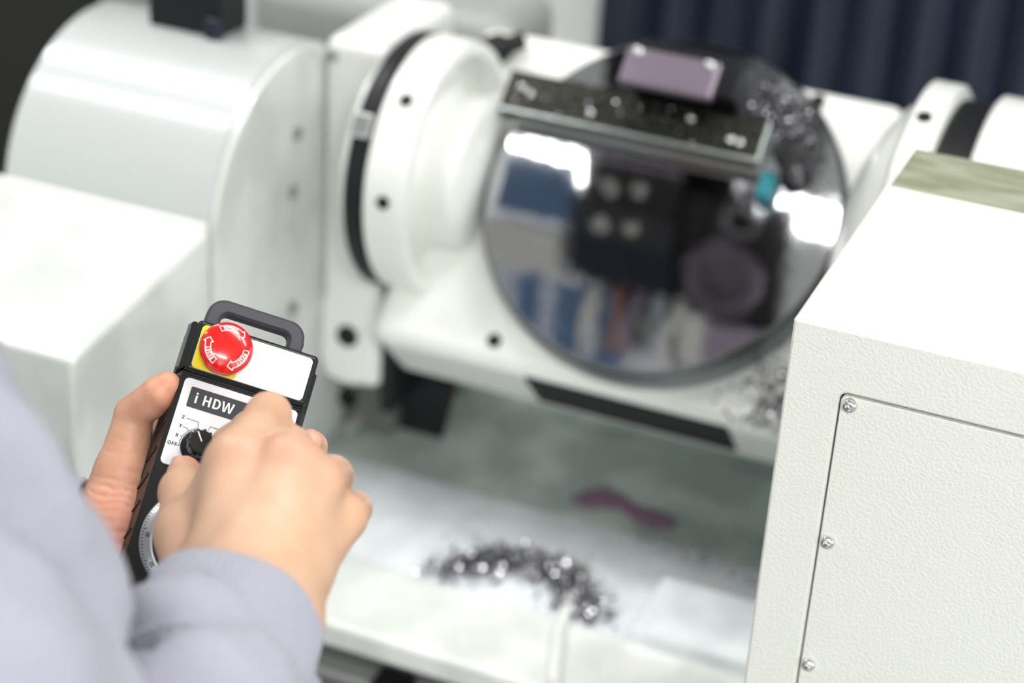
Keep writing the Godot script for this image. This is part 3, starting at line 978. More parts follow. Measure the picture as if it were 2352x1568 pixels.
func pendant() -> void:
	var f := pendant_frame()
	var t := thing("handheld_pendant", "black hand-held control pendant with a red stop button, held in both hands", "remote control", f.origin, f.basis)
	# lower body: two mouldings with a seam, then the raised head
	var along := Basis(Vector3.RIGHT, Vector3(0, 0, 1), Vector3(0, -1, 0))
	obj("body", ext(Geo.new(), PackedVector2Array(v2s([-35.8, 0, 35.8, 0, 36.8, -0.5, 37.2, -1.6, 40.6, -22, -40.6, -22, -37.2, -1.6, -36.8, -0.5])), 0.186, 0.002, T(mm(0, 1, 0), along)), "black_plastic", t)
	obj("back_shell", ext(Geo.new(), PackedVector2Array(v2s([-40.9, -21.8, 40.9, -21.8, 41.2, -23, 41.0, -30, 39.5, -34, 35, -36.4, -35, -36.4, -39.5, -34, -41.0, -30, -41.2, -23])), 0.213, 0.003, T(mm(0, 28, 0), along)), "black_plastic", t)
	obj("head", rbox(Geo.new(), mm(0, 14.6, -9), mm(74, 31.5, 27), 0.003, 3), "black_plastic", t)
	obj("head_bevel", ext(Geo.new(), PackedVector2Array(v2s([-37, 2, -37, -22, -41, -22, -41.5, -8, -40, 0])), 0.029, 0.001, T(mm(0, 29, 0), Basis(Vector3.RIGHT, Vector3(0, 0, 1), Vector3(0, -1, 0)))), "black_plastic", t)
	# step ridges between the two plates
	for y in [-1.9, -3.4]:
		obj("ridge", rbox(Geo.new(), mm(0, y, 0.3), mm(73, 0.9, 1.6), 0.0004, 1), "black_plastic", t)
	# loop handle
	var outer := PackedVector2Array()
	outer.append_array(PackedVector2Array(v2s([26, 27, 26.5, 36])))
	for p in arc_pts(v2(15.5, 37.2), 0.0105, 0.0, PI / 2, 8):
		outer.append(p)
	for p in arc_pts(v2(-23, 37.2), 0.0105, PI / 2, PI, 8):
		outer.append(p)
	outer.append_array(PackedVector2Array(v2s([-33.8, 30, -33.8, 25])))
	var inner := []
	inner.append_array(v2s([-24.5, 25]))
	for p in arc_pts(v2(-20.5, 35.6), 0.004, PI, PI / 2, 6):
		inner.append(p)
	for p in arc_pts(v2(13, 35.6), 0.004, PI / 2, 0, 6):
		inner.append(p)
	inner.append_array(v2s([17, 25]))
	var U := outer.duplicate()
	U.append_array(PackedVector2Array(inner))
	obj("loop_handle", ext(Geo.new(), U, 0.013, 0.0016, T(mm(0, 0, -14.5))), "grained_plastic", t)
	# head plate, yellow square, mushroom button
	var hp := rounded_rect(0.0675, 0.0265, 0.0028, 5, v2(0, 14.4))
	obj("blank_plate", ext(Geo.new(), hp, 0.0006, 0.0002, T(mm(0, 0, 4.4))), "label_white", t)
	obj("yellow_plate", ext(Geo.new(), rounded_rect(0.0265, 0.0262, 0.0022, 4, v2(-20.3, 14.4)), 0.0007, 0.0002, T(mm(0, 0, 4.9))), "yellow", t)
	var bc := mm(-17.9, 14.6, 0)
	var up := Basis(Vector3.RIGHT, Vector3(0, 0, 1), Vector3(0, -1, 0))  # lathe axis out of the face
	var prof := v2s([10.2, 5, 10.2, 12.5, 13.6, 13.6, 15.0, 14.6, 15.3, 16.2, 15.3, 18.2, 15.25, 19.2])
	for k in 13:
		var r := 15.0 * cos(PI / 2 * k / 12.0)
		prof.append(v2(maxf(r, 0.0), dome_z(r)))
	var btn := obj("stop_button", lathe(Geo.new(), prof, 72, T(bc, up)), "red_plastic", t)
	var teeth := Geo.new()
	for k in 72:
		var a := TAU * k / 72
		rbox(teeth, bc + mm(15.25 * cos(a), 15.25 * sin(a), 16.9), mm(0.5, 0.55, 2.6), 0.0002, 1, Basis(Vector3.BACK, a))
	var tm := obj("grip_teeth", teeth, "red_plastic", btn)
	tm.set_meta("kind", "stuff")
	var on_dome := func(r: float, a: float) -> Vector3: return bc + mm(r * cos(a), r * sin(a), dome_z(r) + 0.14)
	for k in 3:
		var g := Geo.new()
		var a0 := deg_to_rad(127.0 - 120.0 * k)
		var a1 := deg_to_rad(60.0 - 120.0 * k)
		var tip := deg_to_rad(46.0 - 120.0 * k)
		var steps := 14
		var band := func(ra: float, rb: float, s0: float, s1: float) -> void:
			for q in steps:
				var b0 := lerpf(s0, s1, float(q) / steps)
				var b1 := lerpf(s0, s1, float(q + 1) / steps)
				g.quad(on_dome.call(ra, b0), on_dome.call(ra, b1), on_dome.call(rb, b1), on_dome.call(rb, b0), Vector3(0, 0, 1))
		band.call(12.45, 12.95, a0, a1)
		band.call(9.35, 9.85, a0, a1)
		band.call(9.35, 12.95, a0, a0 - 0.035)
		var edge := func(p: Vector2, q: Vector2) -> void:
			# straight stroke in (radius, angle) space
			for j in 4:
				var u0 := p.lerp(q, j / 4.0)
				var u1 := p.lerp(q, (j + 1) / 4.0)
				var d := Vector2(u1.x - u0.x, (u1.y - u0.y) * 11.0).normalized()
				var o := Vector2(-d.y, d.x / 11.0) * 0.26
				g.quad(on_dome.call(u0.x + o.x, u0.y + o.y), on_dome.call(u1.x + o.x, u1.y + o.y), on_dome.call(u1.x - o.x, u1.y - o.y), on_dome.call(u0.x - o.x, u0.y - o.y), Vector3(0, 0, 1))
		edge.call(Vector2(12.7, a1), Vector2(13.9, a1))
		edge.call(Vector2(13.9, a1), Vector2(11.15, tip))
		edge.call(Vector2(11.15, tip), Vector2(8.3, a1))
		edge.call(Vector2(8.3, a1), Vector2(9.6, a1))
		var mid := (a0 + a1) / 2 + 0.04
		letters(g, "RESET", 0.0021, true, func(x: float, y: float) -> Vector3: return on_dome.call(11.15 + y * 1000.0, mid - x * 1000.0 / 11.0), Vector3(0, 0, 1))
		obj("reset_mark", g, "print_white", btn)
	# lower plate with its printing
	obj("face_plate", ext(Geo.new(), rounded_rect(0.0685, 0.0525, 0.0028, 5, v2(0, -30.4)), 0.0006, 0.0002, T(mm(0, 0, -0.1))), "label_white", t)
	var pz := 0.00062
	var g2 := Geo.new()
	ext(g2, rounded_rect(0.0595, 0.0122, 0.0008, 3, v2(0.4, -14.8)), 0.00008, 0.0, T(Vector3(0, 0, pz - 0.00003)))
	obj("title_band", g2, "print_grey", t)
	var flat_at := func(cx: float, cy: float, z: float) -> Callable: return func(x: float, y: float) -> Vector3: return mm(cx, cy, 0) + Vector3(x * 1.1, y, z)
	g2 = Geo.new()
	var title_at := func(x: float, y: float) -> Vector3: return mm(-14.2, -14.9, 0) + Vector3(x * 0.97, y, pz + 0.00009)
	letters(g2, "i HDW", 0.0060, true, title_at, Vector3.BACK)
	obj("title_lettering", g2, "print_white", t)
	g2 = Geo.new()
	for q in [["Z", -28.9, -27.6], ["Y", -28.9, -32.9], ["X", -29.3, -38.7], ["OFF", -30.5, -44.1]]:
		letters(g2, q[0], 0.0021, true, flat_at.call(q[1], q[2], pz + 0.00008), Vector3.BACK)
	var g3 := Geo.new()
	for q in [["X1", 29.0, -45.0], ["X10", 28.6, -39.0], ["X100", 28.0, -33.4]]:
		letters(g3, q[0], 0.0021, false, flat_at.call(q[1], q[2], pz + 0.00008), Vector3.BACK)
	obj("legend", g3, "print_black", t)
	var kc := v2(-15.8, -42.2)
	for l in [v2s([-27.2, -27.7, -19.8, -27.8, -18.9, -31.9]), v2s([-27.4, -33.1, -24.9, -33.2, -23.6, -34.5]), v2s([-27.3, -38.7, -26.3, -38.6]), v2s([-27.6, -44.3, -26.4, -44.3, -26.8, -41.8]), v2s([-13.0, -30.9, -12.3, -28.4, -3.5, -28.5])]:
		ribbon(g2, l, 0.0003, pz + 0.00008)
	ribbon(g2, arc_pts(kc, 0.0110, PI - 0.03, 1.9, 14), 0.0003, pz + 0.00008)
	obj("legend", g2, "print_black", t)
	selector(t, kc, 0.62)
	selector(t, v2(15.8, -42.2), 0.2)
	# hand wheel with its graduated ring
	var hc := mm(-1.5, -96.0, 0)
	obj("graduated_ring", lathe(Geo.new(), v2s([31.5, 0, 31.5, 2.6, 30.8, 3.4, 26.2, 6.4, 25.4, 6.6, 24.4, 6.6, 24.4, 0]), 96, T(hc, up)), "silver", t)
	g2 = Geo.new()
	for k in 100:
		var a := TAU * k / 100
		var ri := 28.6 if k % 10 == 0 else (29.2 if k % 5 == 0 else 29.7)
		var d := Vector3(cos(a), sin(a), 0)
		var s := Vector3(-sin(a), cos(a), 0) * 0.00022
		var za := (3.4 + (30.8 - ri) * 0.652) * 0.001
		g2.quad(hc + d * ri * 0.001 + s + Vector3(0, 0, za + 0.00006), hc + d * 0.0307 + s + Vector3(0, 0, 0.00353), hc + d * 0.0307 - s + Vector3(0, 0, 0.00353), hc + d * ri * 0.001 - s + Vector3(0, 0, za + 0.00006), Vector3.BACK)
	for k in 10:
		var a := PI + 0.12 - TAU * (k - 6) / 10.0
		var place := func(x: float, y: float) -> Vector3:
			var rr := 27.3 + y * 1000.0
			var aa: float = a - x * 1000.0 / 27.3
			return hc + mm(rr * cos(aa), rr * sin(aa), 3.4 + (30.8 - rr) * 0.652 + 0.07)
		letters(g2, str((100 - k * 10) % 100), 0.0020, true, place, Vector3.BACK)
	obj("graduations", g2, "print_black", t)
	obj("hand_wheel", lathe(Geo.new(), v2s([24.2, 2, 24.2, 9, 23.6, 10, 22, 10.3, 16, 9.6, 0, 9.2]), 72, T(hc, up)), "knob_black", t)
	# studs and slanted ribs along the left edge
	for k in 7:
		var y := -31.0 - 16.5 * k
		screw(t, mm(-37.6, y, -5.0), Vector3(-1, 0, 0.35), 0.0014, 0.0012, "knob_black", "stud", true)
		obj("side_rib", tube(Geo.new(), [mm(-38.2, y - 1.0, -7.0), mm(-40.6, y - 7.5, -20.5)], 0.0007, 6), "black_plastic", t)
	obj("side_button", lathe(Geo.new(), v2s([6.2, 0, 6.2, 1.6, 5.4, 2.4, 0, 2.4]), 32, T(mm(-38.6, -9, -11), Basis(Vector3(0, 0, 1), Vector3(-1, 0, 0), Vector3(0, -1, 0)))), "rubber", t)


func selector(t: Node3D, c: Vector2, turn: float) -> void:
	var at_ := Vector3(c.x, c.y, 0)
	var up := Basis(Vector3.RIGHT, Vector3(0, 0, 1), Vector3(0, -1, 0))
	var k := obj("selector_knob", lathe(Geo.new(), v2s([10.2, 0.4, 10.2, 2.2, 9.6, 3.0, 7.6, 3.6, 7.0, 20.0, 6.4, 21.0, 0, 21.2]), 48, T(at_, up)), "knob_black", t)
	var g := Geo.new()
	for q in 12:
		var a := TAU * q / 12
		rbox(g, at_ + mm(7.2 * cos(a), 7.2 * sin(a), 11.6), mm(1.5, 1.7, 16.4), 0.0006, 2, Basis(Vector3.BACK, a))
	obj("flutes", g, "knob_black", k)
	var a := PI / 2 + turn
	var d := Vector3(cos(a), sin(a), 0)
	g = Geo.new()
	ribbon(g, [c + Vector2(d.x, d.y) * 0.0005, c + Vector2(d.x, d.y) * 0.0062], 0.0007, 0.02130)
	var s := Vector3(-d.y, d.x, 0) * 0.00035
	g.quad(at_ + d * 0.0098 + s + Vector3(0, 0, 0.0031), at_ + d * 0.0077 + s + Vector3(0, 0, 0.0038), at_ + d * 0.0077 - s + Vector3(0, 0, 0.0038), at_ + d * 0.0098 - s + Vector3(0, 0, 0.0031), Vector3.BACK)
	obj("pointer_line", g, "cream", k)


# ---------------------------------------------------------------- the operator
# bones: [a, b, radius at a, radius at b, blend] or with a cut plane [.., point, direction] behind which the limb ends
func field_mesh(g: Geo, bones: Array, cell: float, tint = null, fold = null) -> Geo:
	var lo := Vector3.ONE * 1e9
	var hi := -lo
	for b in bones:
		var r := maxf(b[2], b[3]) + cell * 4
		for e in [b[0], b[1]]:
			lo = lo.min(e - Vector3.ONE * r)
			hi = hi.max(e + Vector3.ONE * r)
	var nx := int((hi.x - lo.x) / cell) + 2
	var ny := int((hi.y - lo.y) / cell) + 2
	var nz := int((hi.z - lo.z) / cell) + 2
	var f := PackedFloat32Array()
	f.resize(nx * ny * nz)
	f.fill(1.0)
	for b in bones:
		var a: Vector3 = b[0]
		var e: Vector3 = b[1]
		var ra: float = b[2]
		var rb: float = b[3]
		var k: float = b[4]
		var ab := e - a
		var inv := 1.0 / maxf(ab.length_squared(), 1e-12)
		var reach := maxf(ra, rb) + k + cell * 2.5
		var l := (a.min(e) - Vector3.ONE * reach - lo) / cell
		var h := (a.max(e) + Vector3.ONE * reach - lo) / cell
		var cut: bool = b.size() > 5
		for z in range(maxi(0, int(l.z)), mini(nz, int(h.z) + 2)):
			for y in range(maxi(0, int(l.y)), mini(ny, int(h.y) + 2)):
				var at_ := (z * ny + y) * nx
				for x in range(maxi(0, int(l.x)), mini(nx, int(h.x) + 2)):
					var p := lo + Vector3(x, y, z) * cell - a
					var t := clampf(p.dot(ab) * inv, 0.0, 1.0)
					var d := (p - ab * t).length() - ra - (rb - ra) * t
					if cut:
						d = maxf(d, (p + a - b[5]).dot(b[6]))
					var o := f[at_ + x]
					var q := maxf(k - absf(d - o), 0.0)
					f[at_ + x] = minf(d, o) - (q * q / (4.0 * k) if k > 0.0 else 0.0)
	var ids := PackedInt32Array()
	ids.resize(nx * ny * nz)
	ids.fill(-1)
	var pts := PackedVector3Array()
	var sy := nx
	var sz := nx * ny
	var corner := [0, 1, sy, sy + 1, sz, sz + 1, sz + sy, sz + sy + 1]
	var edges := [[0, 1], [2, 3], [4, 5], [6, 7], [0, 2], [1, 3], [4, 6], [5, 7], [0, 4], [1, 5], [2, 6], [3, 7]]
	var cp := [Vector3(0, 0, 0), Vector3(1, 0, 0), Vector3(0, 1, 0), Vector3(1, 1, 0), Vector3(0, 0, 1), Vector3(1, 0, 1), Vector3(0, 1, 1), Vector3(1, 1, 1)]
	var quads := PackedInt32Array()
	for z in nz - 1:
		for y in ny - 1:
			for x in nx - 1:
				var c := z * sz + y * sy + x
				var f0 := f[c]
				if f0 > cell * 2.0 or f0 < -cell * 2.0:
					continue
				var inside := 0
				for q in 8:
					if f[c + corner[q]] < 0.0:
						inside += 1
				if inside == 0 or inside == 8:
					continue
				var sum := Vector3.ZERO
				var cnt := 0
				for ed in edges:
					var fa := f[c + corner[ed[0]]]
					var fb := f[c + corner[ed[1]]]
					if (fa < 0.0) != (fb < 0.0):
						sum += (cp[ed[0]] as Vector3).lerp(cp[ed[1]], fa / (fa - fb))
						cnt += 1
				ids[c] = pts.size()
				pts.append(lo + (Vector3(x, y, z) + sum / cnt) * cell)
	for z in range(1, nz - 1):
		for y in range(1, ny - 1):
			for x in range(1, nx - 1):
				var c := z * sz + y * sy + x
				if ids[c] < 0:
					continue
				var s := f[c] < 0.0
				for ax in 3:
					var st: int = [1, sy, sz][ax]
					if (f[c + st] < 0.0) == s:
						continue
					var u: int = [sy, sz, 1][ax]
					var w: int = [sz, 1, sy][ax]
					var i0 := ids[c]
					var i1 := ids[c - u]
					var i2 := ids[c - u - w]
					var i3 := ids[c - w]
					if i1 < 0 or i2 < 0 or i3 < 0:
						continue
					if s:
						quads.append_array(PackedInt32Array([i0, i2, i1, i0, i3, i2]))
					else:
						quads.append_array(PackedInt32Array([i0, i1, i2, i0, i2, i3]))
	var nor := PackedVector3Array()
	nor.resize(pts.size())
	for pass_ in 2:
		nor.fill(Vector3.ZERO)
		for k in range(0, quads.size(), 3):
			var w := (pts[quads[k + 2]] - pts[quads[k]]).cross(pts[quads[k + 1]] - pts[quads[k]])
			for j in 3:
				nor[quads[k + j]] += w
		for k in pts.size():
			nor[k] = nor[k].normalized()
		if pass_ == 0:
			if fold == null:
				break
			for k in pts.size():
				pts[k] += nor[k] * fold.call(pts[k], nor[k])
	var base := g.v.size()
	g.v.append_array(pts)
	g.n.append_array(nor)
	for q in quads:
		g.i.append(base + q)
	if tint != null:
		for k in pts.size():
			g.c.append(tint.call(pts[k], nor[k]))
	return g


# a chain of points at pixels and depths, with radii in millimetres
func chain(out: Array, pts: Array, k := 0.004) -> void:
	for j in pts.size() - 1:
		var p = pts[j]
		var q = pts[j + 1]
		out.append([at(p[0], p[1], p[2]), at(q[0], q[1], q[2]), p[3] * 0.001, q[3] * 0.001, k])


func skin_tint(spots: Array, base: Color) -> Callable:
	var lin := base.srgb_to_linear()
	var rows := []
	for s in spots:
		rows.append([at(s[0], s[1], s[2]), s[3] * 0.001, (s[4] as Color).srgb_to_linear(), s[5]])
	var nz := FastNoiseLite.new()
	nz.frequency = 55.0
	nz.fractal_octaves = 3
	var red := Color(0.76, 0.50, 0.41).srgb_to_linear()
	return func(p: Vector3, _n: Vector3) -> Color:
		var c := lin
		for r in rows:
			var d: float = p.distance_to(r[0]) / r[1]
			if d < 2.5:
				c = c.lerp(r[2], r[3] * exp(-d * d))
		return c.lerp(red, clampf(0.10 + 0.22 * nz.get_noise_3dv(p), 0.0, 0.3))


func nail(parent: Node, c: Vector3, n: Vector3, d: Vector3, w: float, l: float) -> void:
	n = n.normalized()
	d = (d - n * d.dot(n)).normalized()
	var s := n.cross(d)
	var g := Geo.new()
	var rows := []
	for j in 9:
		var v := -1.0 + 2.0 * j / 8.0
		var ww := w * pow(maxf(1.0 - pow(absf(v), 4.0), 0.02), 0.5)
		var row := []
		for k in 9:
			var u := -1.0 + 2.0 * k / 8.0
			var a := u * 0.95
			var nn := (n * cos(a) + s * sin(a) + d * v * 0.15).normalized()
			row.append([c + n * 0.0005 + d * l * v + s * ww * sin(a) / sin(0.95) + n * (w * (cos(a) - 1.0) * 0.9 - 0.0012 * v * v + 0.0006 * (1.0 - pow(maxf(absf(u), absf(v)), 6.0))), nn])
		rows.append(row)
	for j in 8:
		for k in 8:
			var A = rows[j][k]
			var B = rows[j + 1][k]
			var C = rows[j + 1][k + 1]
			var D = rows[j][k + 1]
			g.squad(A[0], B[0], C[0], D[0], A[1], B[1], C[1], D[1])
	obj("fingernail", g, "nail", parent)


# a ribbed knitted cuff: rings along an axis from the open edge back up the sleeve
func cuff(parent: Node, edge: Vector3, dir: Vector3, wide: Vector3, a: float, b: float, length: float, flare: float) -> void:
	dir = dir.normalized()
	wide = (wide - dir * wide.dot(dir)).normalized()
	var up := dir.cross(wide)
	var g := Geo.new()
	var seg := 288
	var prof := [[0.012, -0.0045], [0.003, -0.0042], [-0.0006, -0.0025], [-0.0012, -0.001], [0.0, 0.0008], [0.004, 0.0014]]
	for k in 9:
		prof.append([0.004 + (length - 0.004) * (k + 1) / 9.0, 0.0014 + flare * pow((k + 1) / 9.0, 1.5)])
	var rows := []
	for pr in prof:
		var row := []
		for s in seg:
			var t := TAU * s / seg
			var rib := 0.0010 * (0.5 + 0.5 * cos(t * 72.0)) if pr[1] > -0.002 else 0.0
			var wob := 0.0012 * sin(t * 3.0 + 1.0) + 0.0008 * sin(t * 5.0 + pr[0] * 60.0)
			var o: float = pr[1] + rib + wob
			var nn := (wide * cos(t) * b + up * sin(t) * a).normalized()
			row.append(edge - dir * pr[0] + wide * cos(t) * (a + o) + up * sin(t) * (b + o))
		rows.append(row)
	var base := g.v.size()
	for row in rows:
		for p in row:
			g.v.append(p)
			g.n.append(Vector3.ZERO)
	for j in rows.size() - 1:
		for s in seg:
			var i0 := base + j * seg + s
			var i1 := base + j * seg + (s + 1) % seg
			var i2 := i1 + seg
			var i3 := i0 + seg
			var w := (g.v[i2] - g.v[i0]).cross(g.v[i1] - g.v[i0])
			var mid := (g.v[i0] + g.v[i2]) / 2 - (edge - dir * float(prof[j][0]))
			mid -= dir * mid.dot(dir)
			var flip := (w.dot(mid) < 0.0) if j > 3 else (w.dot(mid) > 0.0 if j < 1 else w.dot(dir) < 0.0)
			if flip:
				w = -w
				g.i.append_array(PackedInt32Array([i0, i2, i1, i0, i3, i2]))
			else:
				g.i.append_array(PackedInt32Array([i0, i1, i2, i0, i2, i3]))
			for q in [i0, i1, i2, i3]:
				g.n[q] += w
	for k in g.n.size():
		g.n[k] = g.n[k].normalized()
	obj("cuff", g, "sweat_cloth", parent)


func person() -> void:
	var t := thing("person", "person in a pale grey sweatshirt holding the black pendant with both hands", "person", Vector3.ZERO)
	var g := Geo.new()
	# right hand, seen from its back
	var rh := []
	var W := [575, 1420, 0.985]
	chain(rh, [[490, 1430, 0.98, 20], [500, 1330, 1.0, 19], [548, 1062, 1.035, 16]], 0.012)
	chain(rh, [[560, 1420, 0.975, 21], [570, 1300, 0.995, 19], [664, 1062, 1.028, 15]], 0.012)
	chain(rh, [[610, 1420, 0.975, 20], [630, 1300, 1.0, 18], [728, 1108, 1.035, 14]], 0.012)
	chain(rh, [[640, 1430, 0.98, 19], [680, 1320, 1.01, 16], [788, 1188, 1.05, 12.5]], 0.012)
	chain(rh, [[455, 1230, 1.04, 18], [540, 1080, 1.045, 16]], 0.012)
	chain(rh, [[548, 1062, 1.035, 16], [617, 952, 1.075, 11.6], [575, 985, 1.115, 9.6], [520, 1012, 1.132, 8.4]], 0.005)
	chain(rh, [[664, 1062, 1.028, 15], [668, 1030, 1.075, 11.5], [610, 1045, 1.11, 10], [560, 1060, 1.13, 8.6]], 0.005)
	chain(rh, [[728, 1108, 1.035, 13.5], [764, 1092, 1.078, 10.6], [715, 1120, 1.11, 9.4], [670, 1150, 1.10, 8.2]], 0.004)
	chain(rh, [[788, 1188, 1.05, 12.3], [813, 1168, 1.088, 9.4], [765, 1195, 1.11, 8.4], [725, 1215, 1.10, 7.4]], 0.004)
	chain(rh, [[470, 1380, 1.0, 20], [432, 1225, 1.045, 16.5], [421, 1130, 1.09, 12.2], [424, 1086, 1.115, 9.8]], 0.007)
	# wrist and forearm inside the sleeve
	var elbow := at(250, 2150, 0.80)
	rh.append([at(570, 1430, 0.975), at(520, 1570, 0.93), 0.030, 0.029, 0.02])
	var spots := [[548, 1040, 1.02, 15, Color(0.80, 0.60, 0.50), 0.45], [668, 1030, 1.02, 15, Color(0.80, 0.56, 0.48), 0.7], [735, 1095, 1.03, 12, Color(0.80, 0.59, 0.48), 0.5], [800, 1175, 1.04, 12, Color(0.80, 0.62, 0.48), 0.5], [617, 930, 1.06, 11, Color(0.62, 0.46, 0.34), 0.45], [800, 1100, 1.07, 10, Color(0.62, 0.44, 0.32), 0.5], [430, 1060, 1.11, 10, Color(0.82, 0.56, 0.47), 0.6], [640, 1250, 0.985, 40, Color(0.80, 0.65, 0.50), 0.3], [500, 1200, 1.0, 30, Color(0.82, 0.69, 0.59), 0.4]]
	field_mesh(g, rh, 0.0024, skin_tint(spots, Color(0.80, 0.655, 0.548)))
	# left hand: thumb along the near edge, fingers round the back
	var lh := []
	chain(lh, [[235, 1290, 1.172, 23], [262, 1190, 1.172, 22.5], [280, 1085, 1.176, 15.5], [308, 952, 1.178, 11.4]], 0.006)
	chain(lh, [[306, 950, 1.177, 11.2], [345, 921, 1.170, 10.6], [366, 902, 1.166, 10.2], [384, 885, 1.165, 8.4]], 0.0016)
	chain(lh, [[255, 1280, 1.18, 25], [310, 1160, 1.20, 20], [350, 1050, 1.225, 15]], 0.012)
	chain(lh, [[300, 1290, 1.18, 24], [380, 1180, 1.205, 17], [430, 1090, 1.225, 13]], 0.012)
	chain(lh, [[230, 1240, 1.175, 22], [285, 1130, 1.19, 18]], 0.012)
	var f := pendant_frame()
	var tips := [[-19, 0], [-42, 1], [-64, 0], [-85, -3]]
	for q in tips:
		var y: float = q[0]
		var ex: float = q[1]
		var path := [mm(-36, y - 12, -54), mm(4, y, -58), mm(38 + ex, y + 2, -44), mm(50 + ex, y + 2, -24), mm(46 + ex, y + 1, -7)]
		var rr := [13.0, 10.4, 9.6, 9.0, 7.8]
		for j in 4:
			lh.append([f * path[j], f * path[j + 1], rr[j] * 0.001, rr[j + 1] * 0.001, 0.004])
	for j in 4:
		lh.append([f * mm(-48, -110, -50), f * mm(-36, tips[j][0] - 12, -54), 0.020, 0.0135, 0.012])
	lh.append([at(240, 1290, 1.175), at(120, 1330, 1.17), 0.027, 0.028, 0.02])
	spots = [[380, 890, 1.16, 12, Color(0.93, 0.60, 0.50), 0.7], [310, 960, 1.16, 14, Color(0.88, 0.64, 0.50), 0.4], [300, 1180, 1.16, 26, Color(0.84, 0.52, 0.46), 0.5], [230, 1230, 1.16, 26, Color(0.84, 0.55, 0.48), 0.5], [280, 1060, 1.16, 22, Color(0.86, 0.63, 0.51), 0.5], [700, 985, 1.17, 14, Color(0.95, 0.66, 0.58), 0.6]]
	var heel := at(275, 1165, 1.15)
	var along := (at(300, 1060, 1.16) - at(250, 1270, 1.16)).normalized()
	var across := RIGHT
	var wob := FastNoiseLite.new()
	wob.frequency = 60.0
	var crease := func(p: Vector3, _n: Vector3) -> float:
		# skin folds where the thumb bends towards the wrist
		var d := (p - heel).length() / 0.034
		if d > 1.6:
			return 0.0
		var u: float = (p - heel).dot(along) + 0.005 * wob.get_noise_3dv(p * 0.6)
		var w := absf(sin(u * 560.0 + 2.0 * sin(u * 130.0)))
		return -0.0013 * exp(-d * d) * pow(1.0 - w, 2.5) * clampf(0.55 + 1.1 * wob.get_noise_3dv(p), 0.0, 1.0)
	field_mesh(g, lh, 0.0017, skin_tint(spots, Color(0.85, 0.665, 0.555)), crease)
	# the rest of the body, under the clothes
	var sr := at(-525, 885, 0.82)
	var sl := sr + Vector3(-0.36, 0.0, -0.115)
	var el := sl + Vector3(0.03, -0.31, -0.045)
	var core := sr + Vector3(-0.19, 0, -0.06)
	var chest := core + Vector3(0, -0.115, 0)
	var hip := core + Vector3(-0.02, -0.445, 0.02)
	var bod := []
	bod.append([sr, elbow, 0.040, 0.026, 0.03])
	bod.append([elbow, at(520, 1570, 0.93), 0.026, 0.029, 0.01])
	bod.append([sl, el, 0.040, 0.026, 0.03])
	bod.append([el, at(120, 1330, 1.17), 0.026, 0.028, 0.01])
	bod.append([sr, sl, 0.055, 0.055, 0.05])
	bod.append([chest, hip, 0.125, 0.095, 0.05])
	bod.append([chest, core + Vector3(0, 0.115, -0.01), 0.07, 0.055, 0.05])
	bod.append([core + Vector3(0.005, 0.14, -0.025), core + Vector3(0.015, 0.22, -0.045), 0.06, 0.075, 0.02])
	bod.append([core + Vector3(0, 0.27, -0.02), core + Vector3(0.013, 0.28, -0.05), 0.088, 0.088, 0.03])
	bod.append([core + Vector3(0.023, 0.25, -0.133), core + Vector3(0.025, 0.225, -0.142), 0.009, 0.012, 0.012])
	for s in [-1.0, 1.0]:
		var side_ := Vector3(0.95, 0, 0.3)
		bod.append([core + Vector3(0.005, 0.255, -0.03) + side_ * 0.083 * s, core + Vector3(0.005, 0.22, -0.03) + side_ * 0.08 * s, 0.012, 0.009, 0.008])
		var foot: Vector3 = hip + side_ * 0.11 * s
		bod.append([hip + side_ * 0.065 * s, Vector3(foot.x, 0.50, foot.z - 0.02), 0.07, 0.05, 0.01])
		bod.append([Vector3(foot.x, 0.50, foot.z - 0.02), Vector3(foot.x, 0.09, foot.z + 0.01), 0.055, 0.04, 0.02])
	field_mesh(g, bod, 0.011, skin_tint([], Color(0.92, 0.74, 0.62)))
	var body := obj("body", g, "skin", t)
	nail(body, at(401, 1067, 1.1068), -RIGHT * 0.60 + UP * 0.25 + BACK * 0.76, UP + RIGHT * 0.1, 0.0046, 0.0058)
	nail(body, at(356, 869, 1.1635), -RIGHT * 0.62 + UP * 0.72 + BACK * 0.32, RIGHT * 0.72 + UP * 0.68, 0.0050, 0.0066)
	# hair
	var hair := Geo.new()
	field_mesh(hair, [[core + Vector3(-0.01, 0.285, 0), core + Vector3(0.01, 0.31, -0.035), 0.092, 0.085, 0.02]], 0.01)
	obj("hair", hair, "rubber", t)
	# sweatshirt
	var edge_r := at(528, 1408, 0.975)
	var dir_r := (edge_r - elbow).normalized()
	var edge_l := at(208, 1250, 1.17)
	var dir_l := (edge_l - el).normalized()
	var cloth := []
	cloth.append([sr, elbow.lerp(sr, 0.45), 0.066, 0.062, 0.05])
	cloth.append([elbow.lerp(sr, 0.45), elbow, 0.062, 0.052, 0.04])
	cloth.append([elbow, edge_r, 0.052, 0.0425, 0.02, edge_r - dir_r * 0.035, dir_r])
	cloth.append([at(-162, 1090, 0.83), at(-140, 1180, 0.83), 0.044, 0.044, 0.05])
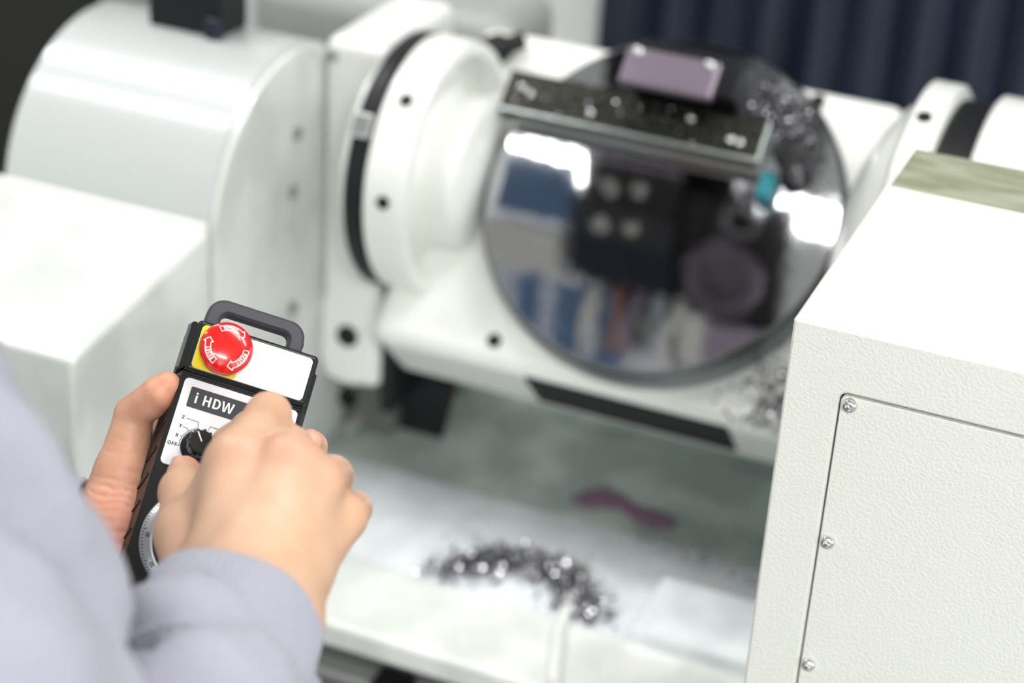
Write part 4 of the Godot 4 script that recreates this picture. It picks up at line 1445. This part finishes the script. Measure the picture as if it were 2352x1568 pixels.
	cloth.append([sl, el, 0.068, 0.056, 0.05])
	cloth.append([el, edge_l, 0.054, 0.040, 0.02, edge_l - dir_l * 0.03, dir_l])
	cloth.append([sr, sl, 0.078, 0.078, 0.06])
	cloth.append([chest, hip, 0.148, 0.152, 0.06, hip - Vector3(0, 0.06, 0), Vector3.DOWN])
	cloth.append([chest, core + Vector3(0, 0.07, -0.01), 0.09, 0.07, 0.05])
	var nz := FastNoiseLite.new()
	nz.frequency = 1.0
	nz.fractal_octaves = 2
	var fold := func(p: Vector3, _n: Vector3) -> float:
		var calm := clampf((p.y - hip.y) / 0.2, 0.15, 1.0)
		return calm * 0.022 * nz.get_noise_3d(p.x * 11.0 + p.y * 9.0, p.y * 5.0 - p.z * 6.0, p.z * 16.0 + p.x * 6.0) + 0.003 * nz.get_noise_3d(p.x * 30.0, p.y * 22.0, p.z * 30.0)
	var sw := Geo.new()
	field_mesh(sw, cloth, 0.0085, null, fold)
	var shirt := obj("sweatshirt", sw, "sweat_cloth", t)
	cuff(shirt, edge_r, dir_r, RIGHT - UP * 0.12, 0.0435, 0.037, 0.062, 0.002)
	cuff(shirt, edge_l, dir_l, UP, 0.037, 0.034, 0.055, 0.003)
	# trousers and shoes, below the frame
	var tr := Geo.new()
	var legs := []
	var shoes := Geo.new()
	for s in [-1.0, 1.0]:
		var side_ := Vector3(0.95, 0, 0.3)
		var foot: Vector3 = hip + side_ * 0.11 * s
		legs.append([hip + side_ * 0.07 * s, Vector3(foot.x, 0.50, foot.z - 0.02), 0.097, 0.07, 0.03])
		legs.append([Vector3(foot.x, 0.50, foot.z - 0.02), Vector3(foot.x, 0.10, foot.z + 0.01), 0.075, 0.062, 0.03])
		field_mesh(shoes, [[Vector3(foot.x, 0.055, foot.z + 0.02), Vector3(foot.x + 0.05, 0.048, foot.z - 0.16), 0.05, 0.043, 0.02]], 0.012)
	field_mesh(tr, legs, 0.014)
	obj("trousers", tr, "trouser_cloth", t)
	obj("shoes", shoes, "rubber", t)
